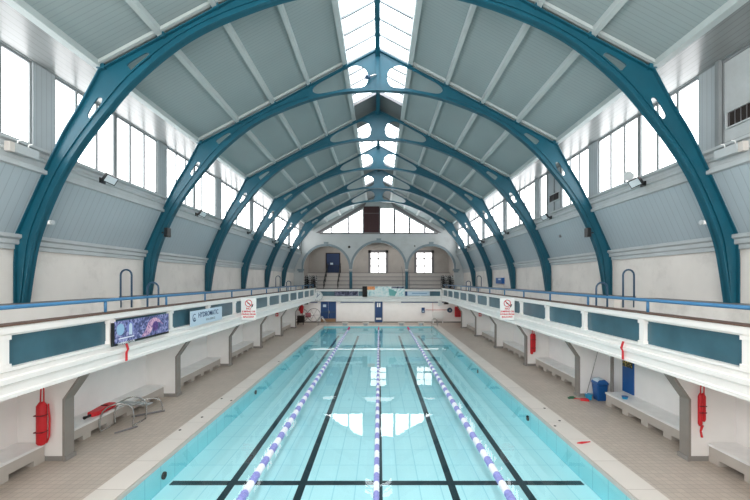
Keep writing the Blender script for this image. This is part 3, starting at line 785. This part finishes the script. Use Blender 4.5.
# far balcony banners etc
bn = thing('printed_banner', 'dark blue and black banner on the far parapet, left of the centre door', 'banner', (-3, YB-.03, 2.7))
obj('sheet', MB().box(-4.1,-1.9,YB-.03,YB-.01,2.72,3.16), M['ban_dark'], bn)
bn = thing('printed_banner', 'tall pale banner with orange corner at the centre of the far parapet', 'banner', (1, YB-.05, 2.6))
obj('sheet', MB().box(-1.05,2.42,YB-.06,YB-.03,2.66,3.6), M['ban_multi'], bn)
obj('orange_corner', MB().box(-1.05,-.35,YB-.065,YB-.06,3.3,3.6), M['ban_orange'], bn)
obj('dark_corner', MB().box(1.2,2.4,YB-.065,YB-.06,3.42,3.58), M['ban_dark'], bn)
mb = MB()
vs, fs = plate_mesh([(1.0,2.75),(1.5,2.72),(1.7,3.1),(1.3,3.3),(.9,3.4)], [], .004); mb.mapped(vs, fs, (0,YB-.064,0), (1,0,0), (0,0,1), (0,1,0))
obj('teal_swoosh', mb, mat('teal_print', (110,180,176), .5), bn)
bn = thing('printed_banner', 'pale blue banner on the far parapet, right of centre', 'banner', (3.6, YB-.03, 2.7))
obj('sheet', MB().box(2.62,4.75,YB-.03,YB-.01,2.74,3.14), M['lbanner'], bn)
obj('dark_edge', MB().box(2.5,2.66,YB-.032,YB-.008,2.74,3.14), M['navy'], bn)
obj('print_stripes', MB().box(3.1,4.5,YB-.034,YB-.03,2.92,3.0), mat('faint_print', (130,165,196), .6), bn)
sp_ = thing('loudspeaker', 'black column loudspeaker on the far parapet beside the tall banner', 'loudspeaker', (-1.3, YB-.1, 2.6))
obj('cabinet', MB().box(-1.5,-1.06,YB-.2,YB-.02,2.64,3.62), M['blackp'], sp_, bevel=.02)
obj('grille', MB().box(-1.46,-1.1,YB-.21,YB-.2,2.68,3.58), M['dark'], sp_)
# pace clock
c = (-5.62, YB-.25, 2.72)
ck = thing('pace_clock', 'round white pace clock at the left corner of the far parapet', 'clock', (c[0], c[1], 2.3))
cs = obj('case', MB().cyl((c[0],c[1]+.1,c[2]),(c[0],c[1],c[2]),.46,32), M['white'], ck)
mb = MB()
for k in range(12):
    a = k*PI/6; mb.box(c[0]+.38*math.cos(a)-.02, c[0]+.38*math.cos(a)+.02, c[1]-.01, c[1], c[2]+.38*math.sin(a)-.02, c[2]+.38*math.sin(a)+.02)
obj('minute_marks', mb, M['blackp'], ck)
for (dx, dz, w) in ((.22,.2,.02),(-.05,.3,.02),(-.1,-.12,.03)):
    obj('hand', MB().tube([(c[0],c[1]-.02,c[2]),(c[0]+dx,c[1]-.02,c[2]+dz)], w, 6), M['text_blue'], ck)
obj('rim', MB().tube([(c[0]+.46*math.cos(2*PI*k/32), c[1]-.005, c[2]+.46*math.sin(2*PI*k/32)) for k in range(33)], .02, 6), M['cornice'], cs)

# floodlight at the far right corner, dark lamp far left
def floodlight(x, y, z, s, label, arm=.35):
    t = thing('floodlight', label, 'floodlight', (x, y, z), 'floodlights around the hall')
    # body tilted down to the pool
    c = Vector((x - s*arm, y, z)); nrm = Vector((-s*.75, -.35, -.5)).normalized()
    u = Vector((0,1,0)); u = (u - nrm*u.dot(nrm)).normalized(); v = nrm.cross(u)
    def slab(w, h, d0, d1):
        mb = MB(); vs = []
        for d in (d0, d1):
            for a, b in ((-w,-h),(w,-h),(w,h),(-w,h)): vs.append(c + u*a + v*b + nrm*d)
        return mb.add(vs, [(0,1,2,3),(7,6,5,4),(0,4,5,1),(1,5,6,2),(2,6,7,3),(3,7,4,0)])
    hb = obj('housing', slab(.17,.12,-.06,.03), M['blackp'], t)
    obj('lens', slab(.145,.095,.03,.036), M['lampglass'], hb)
    obj('arm', MB().tube([(x, y+.15, z),(x - s*arm*.5, y+.1, z+.0),tuple(c - nrm*.05)], .03, 8), M['blackp'], t)
    obj('mount', MB().box(min(x,x-s*.04), max(x,x-s*.04), y+.05, y+.25, z-.07, z+.07), M['blackp'], t)
    return t
FL = {-1: [(10.5,'nearest'),(16.0,'second'),(22.3,'third'),(27.5,'fourth'),(32.2,'fifth')], 1: [(10.85,'nearest'),(16.8,'second'),(22.4,'third'),(27.6,'fourth'),(32.2,'fifth')]}
for s, nm in SIDES:
    for y, w in FL[s]: floodlight(s*7.72, y, 6.98, s, 'black floodlight on the %s sill ledge, %s from the camera' % (nm, w))
lp = thing('loudspeaker', 'small white loudspeaker under the right corner of the far balcony', 'loudspeaker', (5.75, YB-.2, 1.9))
obj('cabinet', MB().box(5.5,5.85,YB-.28,YB-.02,1.78,2.25), M['white'], lp, bevel=.03)
obj('bracket', MB().box(5.62,5.72,YB-.02,YB+.14,2.15,2.28), M['steel'], lp)
for x, w in ((-6.9,'left'),(6.4,'right')):
    t = thing('ceiling_lamp', 'dark lamp under the %s end of the far balcony' % w, 'lamp', (x, 36, 2.0))
    obj('body', MB().box(x-.2,x+.2,35.9,36.2,1.9,2.1), M['blackp'], t); obj('stem', MB().box(x-.03,x+.03,36,36.06,2.1,2.3), M['blackp'], t)

# small fittings on arches, walls and ledges
for s, nm in SIDES:
    y = 8.3
    t = thing('ledge_unit', 'white box unit on the %s sill ledge near the camera' % nm, 'box unit', (s*7.6, y, 7.0))
    mb = MB(); bx(mb, s, 7.6, 7.72, y-.3, y+.28, 6.9, 7.1); obj('case', mb, M['cornice'], t, bevel=.02)
    mb = MB(); bx(mb, s, 7.6, 7.72, y-.42, y-.31, 6.89, 7.09); obj('end_cap', mb, M['tier'], t)
    for q in (-.2, .05): obj('hook', MB().tube([(s*7.66,y+q,7.09),(s*7.64,y+q,7.17),(s*7.6,y+q+.04,7.19)], .012, 6), M['white'], t)
    t = thing('bulkhead_light', 'small white tube light beside the nearest %s arch leg' % nm, 'light', (s*7.95, 9.2, 5.6))
    obj('tube', MB().tube([(s*8.1, 9.1, 5.58),(s*7.78, 9.1, 5.58)], .05, 12), M['white'], t, smooth=True)
    obj('end_cap', MB().tube([(s*7.79, 9.1, 5.58),(s*7.75, 9.1, 5.58)], .055, 12), M['cornice'], t)
    t = thing('wall_speaker', 'small dark speaker fixed to the second nearest %s arch leg' % nm, 'loudspeaker', (s*7.72, ARCH[1], 5.95))
    mb = MB(); bx(mb, s, 7.52, 7.66, ARCH[1]-.2, ARCH[1]+.02, 5.75, 6.08); obj('cabinet', mb, M['blackp'], t, bevel=.015)
    mb = MB(); bx(mb, s, 7.66, 7.8, ARCH[1]-.1, ARCH[1]-.04, 5.88, 5.94); obj('bracket', mb, M['blackp'], t)
# horn loudspeaker and detector on the right
hs = thing('horn_loudspeaker', 'white horn loudspeaker at the right window mullion', 'loudspeaker', (7.7, 11.5, 7.35))
obj('horn', MB().tube([(7.76,11.6,7.38),(7.68,11.52,7.36),(7.6,11.46,7.34),(7.53,11.4,7.32)], [.04,.05,.09,.14], 16), M['cornice'], hs, smooth=False)
obj('bracket', MB().box(7.66,7.84,11.55,11.63,7.2,7.44), M['white'], hs)
tag(obj('wall_socket', MB().box(8.02,8.1,16.7,16.85,6.08,6.24), M['darkfr'], loc=(8.06,16.8,6.1)), 'small dark box on the right ribbed cladding', 'socket')
# grilles on the right
def grille(y0, y1, z0, z1, label):
    t = thing('vent_grille', label, 'vent', (7.84, y0, z0), 'vent grilles in the right wall')
    obj('recess', MB().box(7.845,7.858,y0,y1,z0,z1), M['dark'], t)
    obj('surround', MB().box(7.80,7.86,y0-.03,y0,z0-.03,z1+.03).box(7.80,7.86,y1,y1+.03,z0-.03,z1+.03).box(7.80,7.86,y0,y1,z1,z1+.03).box(7.80,7.86,y0,y1,z0-.03,z0), M['cornice'], t)
    n = max(4, int((y1-y0)/.13))
    for q in range(n):
        y = y0 + (y1-y0)*(q+.5)/n
        obj('louvre', MB().prism([(7.80,y-.012),(7.85,y+.03),(7.85,y+.045),(7.80,y+.003)], z0, z1, 'z'), M['darkfr'], t)
grille(7.0, 8.48, 7.6, 7.92, 'dark louvred vent grille in the blank panel at upper right')
grille(16.4, 17.35, 7.72, 8.02, 'dark louvred vent grille between the second and third right arches')
tag(obj('trim_post', MB().box(7.72,7.8,8.58,8.68,7.2,9.2), M['frame']), kind='structure')
t = thing('conduit', 'thin grey conduit running down the nearest right arch', 'conduit', (7.9, 9.1, 5))
obj('pipe', MB().tube([(7.68,9.2,7.15),(7.76,9.2,6.75),(8.38,9.2,5.35),(8.42,9.2,4.9),(8.44,9.2,3.7)], .018, 6), M['cornice'], t)
t = thing('conduit', 'thin grey conduit running down beside the nearest left arch', 'conduit', (-7.9, 9.1, 5))
obj('pipe', MB().tube([(-7.68,9.35,7.15),(-7.68,9.35,6.85),(-7.74,9.3,6.7),(-8.2,9.2,5.7)], .014, 6), M['dark'], t)
t = thing('crown_lamp', 'small steel spotlight on the crown plate of the second nearest arch', 'spotlight', (-.3, ARCH[1], 11.4))
obj('arm', MB().tube([(-.05,ARCH[1]-.1,11.62),(-.3,ARCH[1]-.14,11.52)], .03, 8), M['steel'], t)
obj('head', MB().tube([(-.28,ARCH[1]-.1,11.53),(-.4,ARCH[1]-.22,11.46)], [.06,.08], 12), M['darkrail'], t)
t = thing('wall_cabinet', 'blue cabinet high on the right gallery wall near the far end', 'cabinet', (8.45, 26.5, 3.9))
obj('case', MB().box(8.3,8.5,25.6,26.9,3.95,4.35), M['bluep'], t, bevel=.01); obj('notice', MB().box(8.29,8.3,25.8,26.3,4.2,4.3), M['lbanner'], t)

# ---------------- rescue gear
def rescue_tube(x, y, z0, z1, label, w=.075, pair=True):
    t = thing('rescue_tube', label, 'rescue tube', (x, y, z0), 'red rescue tubes on the piers')
    xs = (-w*.85, w*.85) if pair else (0,)
    for q, dx in enumerate(xs):
        zb = z0 + (.0 if q == 0 else .1)
        obj('foam', MB().tube([(x+dx,y,zb),(x+dx,y,zb+.05),(x+dx,y,z1-.08),(x+dx*.8,y,z1)], [w*.6,w,w,w*.5], 12), M['red'], t, smooth=True)
    for z in (z0+.3, z1-.3):
        obj('strap', MB().box(x-w*(1.7 if pair else 1.02), x+w*(1.7 if pair else 1.02), y-w-.006, y+w*.5, z, z+.02), mat('dark_red_strap', (120,20,30), .6), t)
    obj('hanging_strap', MB().tube([(x-.03,y,z1-.02),(x-.015,y,z1+.3),(x+.02,y,z1+.42),(x+.05,y,z1+.3),(x+.05,y,z1-.05)], .014, 6), M['red'], t)
    obj('hook', MB().tube([(x,y-.03,z1+.42),(x,y+.1,z1+.44)], .012, 6), M['steel'], t)
    return t
t = rescue_tube(-7.68, ARCH[0]-.24, .42, 1.4, 'bulky red rescue tube hanging on the nearest left pier', .1, False)
obj('side_strap', MB().tube([(-7.56,ARCH[0]-.2,1.35),(-7.53,ARCH[0]-.2,1.0),(-7.54,ARCH[0]-.2,.6),(-7.6,ARCH[0]-.2,.45)], [.014,.02,.018,.012], 6), M['red'], t)
t = rescue_tube(7.47, ARCH[0]-.22, .85, 1.6, 'slim red rescue tube hanging on the nearest right pier', .045)
obj('tail_strap', MB().tube([(7.5,ARCH[0]-.2,.86),(7.46,ARCH[0]-.2,.72),(7.49,ARCH[0]-.2,.58)], [.03,.02,.025], 8), M['red'], t)
rescue_tube(7.52, ARCH[2]-.24, .6, 1.6, 'red rescue tube hanging on the third right pier', .07)
for s, nm in SIDES:
    y = ARCH[4]-.17
    t = thing('call_point', 'small red box high on a distant %s pier' % nm, 'call point', (s*7.55, y, 1.5))
    mb = MB(); bx(mb, s, 7.45, 7.65, y-.04, y+.04, 1.5, 1.75); obj('case', mb, M['red'], t, bevel=.01); mb = MB(); bx(mb, s, 7.5, 7.6, y-.05, y-.04, 1.57, 1.68); obj('button', mb, M['white'], t)
# red board on the left bench
t = thing('rescue_board', 'red foam float with black handle lying on the left bench', 'float', (-7.9, 10.6, .43))
obj('body', MB().prism([(-7.98,10.45),(-7.82,10.4),(-7.72,10.55),(-7.74,11.25),(-7.80,11.35),(-8.02,11.35),(-8.06,11.2)], .435, .56, 'z'), M['red'], t, bevel=.03)
obj('handle', MB().tube([(-7.87,10.56,.5),(-7.86,10.42,.49),(-7.88,10.32,.48),(-7.9,10.24,.48)], [.055,.04,.03,.045], 10), M['blackp'], t, smooth=True)
obj('buckle', MB().box(-8.0,-7.82,11.0,11.05,.56,.575), M['dark'], t)

# stainless steps lying by the left bench
t = thing('pool_steps', 'stainless steel pool steps lying on the deck by the left bench', 'pool steps', (-7.2, 11.4, 0))
def bend(pts): return smooth_curve(pts, 5)
for q, y in enumerate((10.95, 11.55)):
    obj('side_rail', MB().tube(bend([(-7.62,y-.1,.03),(-7.66,y-.06,.35),(-7.56,y,.6),(-7.3,y+.12,.72),(-7.05,y+.3,.6),(-6.98,y+.34,.3),(-6.98,y+.3,.03)]), .022, 8), M['steel'], t, smooth=True)
obj('cross_tube', MB().tube([(-7.62,10.85,.03),(-7.62,11.45,.03)], .022, 8), M['steel'], t, smooth=True)
obj('cross_tube', MB().tube([(-6.98,11.25,.03),(-6.98,11.85,.03)], .022, 8), M['steel'], t, smooth=True)
obj('foot_rail', MB().tube([(-7.15,10.75,.025),(-6.85,11.25,.025)], .025, 8), M['darkfr'], t)
for q in range(3):
    y = 11.3 + .34*q
    obj('tread', MB().prism([(y,.62-.12*q),(y+.28,.6-.12*q),(y+.28,.63-.12*q),(y,.65-.12*q)], -7.55, -7.0, 'x'), M['cornice'], t)
obj('rear_frame', MB().tube(bend([(-7.5,12.0,.35),(-7.3,12.3,.45),(-6.95,12.45,.42),(-6.85,12.5,.2),(-6.85,12.5,.03)]), .02, 8), M['steel'], t, smooth=True)
obj('rear_foot', MB().tube([(-7.5,12.0,.03),(-6.8,12.55,.03)], .028, 8), M['darkfr'], t)

t.location.y -= .4
# right alcove: bin, broom, board, post, tub
bnn = thing('waste_bin', 'blue plastic swing bin beside the right wall', 'bin', (7.78, 13.3, 0))
def taper(cx, cy, z0, z1, w0, w1):
    mb = MB(); vs = [(cx+a*w, cy+b*w, z) for z, w in ((z0,w0),(z1,w1)) for a, b in ((-1,-1),(1,-1),(1,1),(-1,1))]
    return mb.add(vs, [(0,3,2,1),(4,5,6,7),(0,1,5,4),(1,2,6,5),(2,3,7,6),(3,0,4,7)])
obj('body', taper(7.78,13.3,0,.56,.15,.19), M['bluep'], bnn, bevel=.03)
mb = MB().prism([(7.58,.56),(7.58,.64),(7.66,.73),(7.85,.75),(7.98,.64),(7.98,.56)], 13.1, 13.5); lid = obj('lid', mb, M['bluep'], bnn, bevel=.02)
obj('flap', MB().prism([(7.6,.67),(7.66,.75),(7.82,.77),(7.82,.74)], 13.14, 13.46), M['lbanner'], lid)
t = thing('cyan_bucket', 'small cyan bucket beside the blue bin', 'bucket', (7.42, 13.35, 0))
obj('body', MB().tube([(7.42,13.35,0),(7.42,13.35,.2)], [.09,.13], 16), M['cyan'], t, smooth=False)
obj('handle', MB().tube([(7.30,13.35,.19),(7.36,13.3,.27),(7.48,13.3,.27),(7.54,13.35,.19)], .008, 6), M['white'], t)
t = thing('dustpan', 'red dustpan lying on the deck near the blue bin', 'dustpan', (7.2, 13.3, 0))
obj('pan', MB().prism([(7.05,13.2),(7.3,13.1),(7.36,13.3),(7.12,13.36)], .005, .06, 'z'), M['red'], t)
obj('handle', MB().tube([(7.08,13.28,.04),(6.9,13.36,.04)], .015, 6), M['red'], t)
tag(obj('green_brush', MB().box(6.75,7.0,13.42,13.5,.001,.05).box(6.8,6.95,13.44,13.48,.05,.08), M['green'], loc=(6.9,13.45,0)), 'small green brush on the deck beside the red dustpan', 'brush')
tag(obj('mop_handle', MB().tube([(7.45,13.6,.01),(8.0,13.68,1.9)], .012, 6), M['steel'], loc=(7.5,13.6,0)), 'thin mop handle leaning on the right second pier', 'mop')
t = thing('notice_board', 'tall blue board with dark poster above the right bench end', 'board', (8.33, 12.8, .5))
obj('panel', MB().box(8.31,8.35,12.35,12.9,.45,2.15), M['bluep'], t); obj('poster', MB().box(8.30,8.312,12.38,12.88,1.3,2.12), M['poster'], t)
t = thing('partition_post', 'slim grey post at the end of the right bench', 'post', (8.0, 12.75, 0))
obj('post', MB().box(7.96,8.04,12.92,13.0,0,2.3), M['pier'], t); obj('foot_plate', MB().box(7.92,8.08,12.88,13.04,.0,.02), M['steel'], t)
t = thing('soap_tub', 'small blue tub on the right bench', 'tub', (7.85, 12.0, .43))
obj('body', MB().tube([(7.85,12.05,.432),(7.85,12.05,.5)], [.07,.09], 14), M['cyan'], t); obj('lid', MB().tube([(7.85,12.05,.5),(7.85,12.05,.515)], .095, 14), M['bluep'], t)

# far end gear
# ladders
for x, s, nm in ((-4.95,-1,'left'),(4.95,1,'right')):
    t = thing('pool_ladder', 'steel grab rail at the far %s corner of the pool' % nm, 'ladder', (x, 34.6, 0), 'grab rails at the far pool corners')
    for e in (0, .5):
        obj('rail', MB().tube(bend([(x-.55*1,34.9-e,.0),(x-.5,34.9-e,.7),(x-.25,34.9-e,.85),(x+.0,34.9-e,.5),(x+.3,34.9-e,-.1),(x+.35,34.9-e,-.5)] if s < 0 else [(x+.4,34.9-e,0),(x+.35,34.9-e,.55),(x+.1,34.9-e,.65),(x-.1,34.9-e,.4),(x-.15,34.9-e,-.5)]), .022, 8), M['steel'], t, smooth=True)
    for z in (-.25,-.5): obj('rung', MB().tube([(x+(.3 if s<0 else -.15),34.9,z),(x+(.3 if s<0 else -.15),34.4,z)], .02, 6), M['steel'], t)
# lane rope reel left
t = thing('lane_rope_reel', 'lane rope storage reel with big hoops in the far left corner', 'reel', (-6.9, 36.4, 0))
for x in (-6.2, -7.35):
    obj('hoop', MB().tube([(x+.0+.62*math.cos(2*PI*k/28), 36.3+(.1 if x>-7 else -.1), .85+.62*math.sin(2*PI*k/28)) for k in range(29)], .022, 6), M['darkfr'], t)
    for k in range(3):
        a = k*PI/3; obj('spoke', MB().tube([(x+.6*math.cos(a),36.3,.85+.6*math.sin(a)),(x-.6*math.cos(a),36.3,.85-.6*math.sin(a))], .012, 6), M['darkfr'], t)
obj('axle', MB().tube([(-7.35,36.2,.85),(-6.2,36.4,.85)], .05, 10), M['steel'], t)
obj('rope_coil', MB().tube([(-7.0,36.25,.85),(-6.5,36.35,.85)], .22, 16), mat('faded_rope', (176,110,116), .7), t)
t = thing('hanging_jacket', 'red garment hanging above a dark trolley in the far left corner', 'garment', (-7.4, 35.8, 1.0))
obj('cloth', MB().tube([(-7.25,35.8,1.85),(-7.25,35.8,1.7),(-7.27,35.8,1.3),(-7.25,35.8,1.05)], [.06,.2,.17,.12], 10), M['red'], t, smooth=True)
obj('sleeve', MB().tube([(-7.42,35.8,1.7),(-7.5,35.78,1.3)], [.07,.05], 8), M['red'], t, smooth=True)
t = thing('equipment_trolley', 'dark equipment trolley in the far left corner', 'trolley', (-7.3, 35.8, 0))
obj('bin', MB().box(-7.65,-7.0,35.6,36.0,.2,.85), M['dark'], t, bevel=.02); obj('pole', MB().box(-7.22,-7.16,35.76,35.82,.85,1.9), M['wood'], t)
for x in (-7.58,-7.07): obj('wheel', MB().cyl((x-.03,35.65,.1),(x+.03,35.65,.1),.1,12), M['blackp'], t)
for x in (-7.55,-7.1): obj('leg', MB().box(x-.02,x+.02,35.93,35.97,0,.2), M['steel'], t)
# right: red cabinet, round clock, blue box, red rail
t = thing('hose_cabinet', 'red cabinet on the far right wall under the balcony', 'cabinet', (7.6, 36.9, .7))
obj('case', MB().box(7.45,8.0,36.95,37.3,.6,1.6), M['red'], t, bevel=.02); obj('door', MB().box(7.5,7.95,36.93,36.95,.65,1.55), mat('red_door', (170,24,36), .5), t)
t = thing('wall_reel', 'dark round reel on the far right lower wall', 'reel', (6.95, 37.1, 1.2))
obj('disc', MB().cyl((6.95,37.3,1.25),(6.95,37.1,1.25),.24,20), M['darkrail'], t); obj('hub', MB().cyl((6.95,37.1,1.25),(6.95,37.06,1.25),.08,12), M['steel'], t)
t = thing('wall_phone', 'blue box on the far lower wall, right of the centre door', 'box', (4.35, 37.1, 1.2))
obj('case', MB().box(4.2,4.5,37.12,37.3,1.0,1.5), M['navy'], t, bevel=.02); obj('label_plate', MB().box(4.26,4.44,37.11,37.12,1.1,1.2), M['lbanner'], t)
tag(obj('red_pipe', MB().tube([(4.6,37.2,1.28),(6.7,37.2,1.28)], .03, 8).tube([(5.3,37.2,1.0),(5.3,37.2,2.0)], .02, 6), mat('faded_red_pipe', (206,150,146), .6), loc=(5.5,37.2,1.2)), 'pale red pipe running along the far lower wall', 'pipe')
tag(obj('white_cabinet', MB().box(5.25,6.3,36.9,37.3,.45,1.05).box(5.2,6.35,36.88,37.3,1.05,1.09).box(5.28,5.36,36.95,37.03,0,.45).box(6.19,6.27,36.95,37.03,0,.45), M['white'], loc=(5.8,37.1,0)), 'white low cabinet on legs against the far right lower wall', 'cabinet')
# starting block marks on the far coping
for i, x in enumerate((-3.1,-1.2,2.1,3.9)):
    t = thing('starting_block', 'low white starting block on the far pool edge, %s from the left' % ['first','second','third','fourth'][i], 'starting block', (x, 35.1, .012), 'starting blocks at the far pool edge')
    obj('platform', MB().prism([(34.85,.2),(35.3,.26),(35.3,.3),(34.85,.24)], x-.28, x+.28, 'x'), M['tier'], t)
    obj('pedestal', MB().box(x-.2,x+.2,34.95,35.2,.012,.22), M['cornice'], t)

# stacked black and white chairs either side of the far tiers
def stacked_chair(x, y, z, s, label):
    t = thing('folding_chair', label, 'chair', (x, y, z), 'stacked black and white chairs beside the far tiers')
    obj('seat', MB().box(x-.3,x+.3,y-.22,y+.22,z+.40,z+.45), M['blackp'], t)
    obj('backrest', MB().prism([(x-.3,z+.62),(x+.3,z+.62),(x+.28,z+.9),(x-.28,z+.9)], y+.2, y+.25), M['blackwhite'], t)
    for a in (-.28,.28):
        for b in (-.2,.22): obj('leg', MB().tube([(x+a,y+b,z),(x+a,y+b,z+(.9 if b>0 else .42))], .014, 6), M['white'], t)
for s, nm, x0 in ((-1,'left',-6.7),(1,'right',6.8)):
    k = 0
    for cxx in (x0-.35, x0+.3):
        for q in range(7):
            stacked_chair(cxx, 37.5, 2.6+q*.19, s, '%s chair of the %s stack on the %s gallery corner' % (['bottom','second','third','fourth','fifth','sixth','top'][q], 'outer' if (cxx < x0) == (s < 0) else 'inner', nm))

# ---------------- light
w = bpy.data.worlds.new('World'); scene.world = w; w.use_nodes = True
bg = w.node_tree.nodes['Background']; bg.inputs[0].default_value = (.9,.95,1,1); bg.inputs[1].default_value = 1.0
def area(name, loc, rot, sx, sy, power, col=(1,.98,.95)):
    l = bpy.data.lights.new(name, 'AREA'); l.shape = 'RECTANGLE'; l.size = sx; l.size_y = sy; l.energy = power; l.color = col
    o = bpy.data.objects.new(name, l); COL.objects.link(o); o.location = loc; o.rotation_euler = rot; return o
area('gallery_fill', (0, -2.6, 6.5), (math.radians(78), 0, 0), 12, 5, 1700)
area('far_soffit_fill', (0, 36.4, 2.18), (math.radians(0),0,0), 13, .5, 50)  # unseen fill added to brighten the wall below the far balcony
area('far_recess_fill', (0, 40.2, 8.2), (0,0,0), 12, 1.5, 130)  # added fill without a fitting, lights the recess behind the arcade

# ---------------- camera
cam = bpy.data.cameras.new('camera'); co = bpy.data.objects.new('camera', cam); COL.objects.link(co)
co.location = (.06, 0, 4.2); co.rotation_euler = (PI/2, 0, 0)
cam.sensor_width = 36; cam.lens = 380/750*36
cam.shift_x = -4.3/750; cam.shift_y = 30/750
cam.clip_start = .05; cam.clip_end = 200
scene.camera = co
scene.view_settings.view_transform = 'Standard'
scene.view_settings.look = 'None'
scene.view_settings.exposure = 0.0
scene.cycles.max_bounces = 10; scene.cycles.diffuse_bounces = 6; scene.cycles.transparent_max_bounces = 12
scene.cycles.use_denoising = True
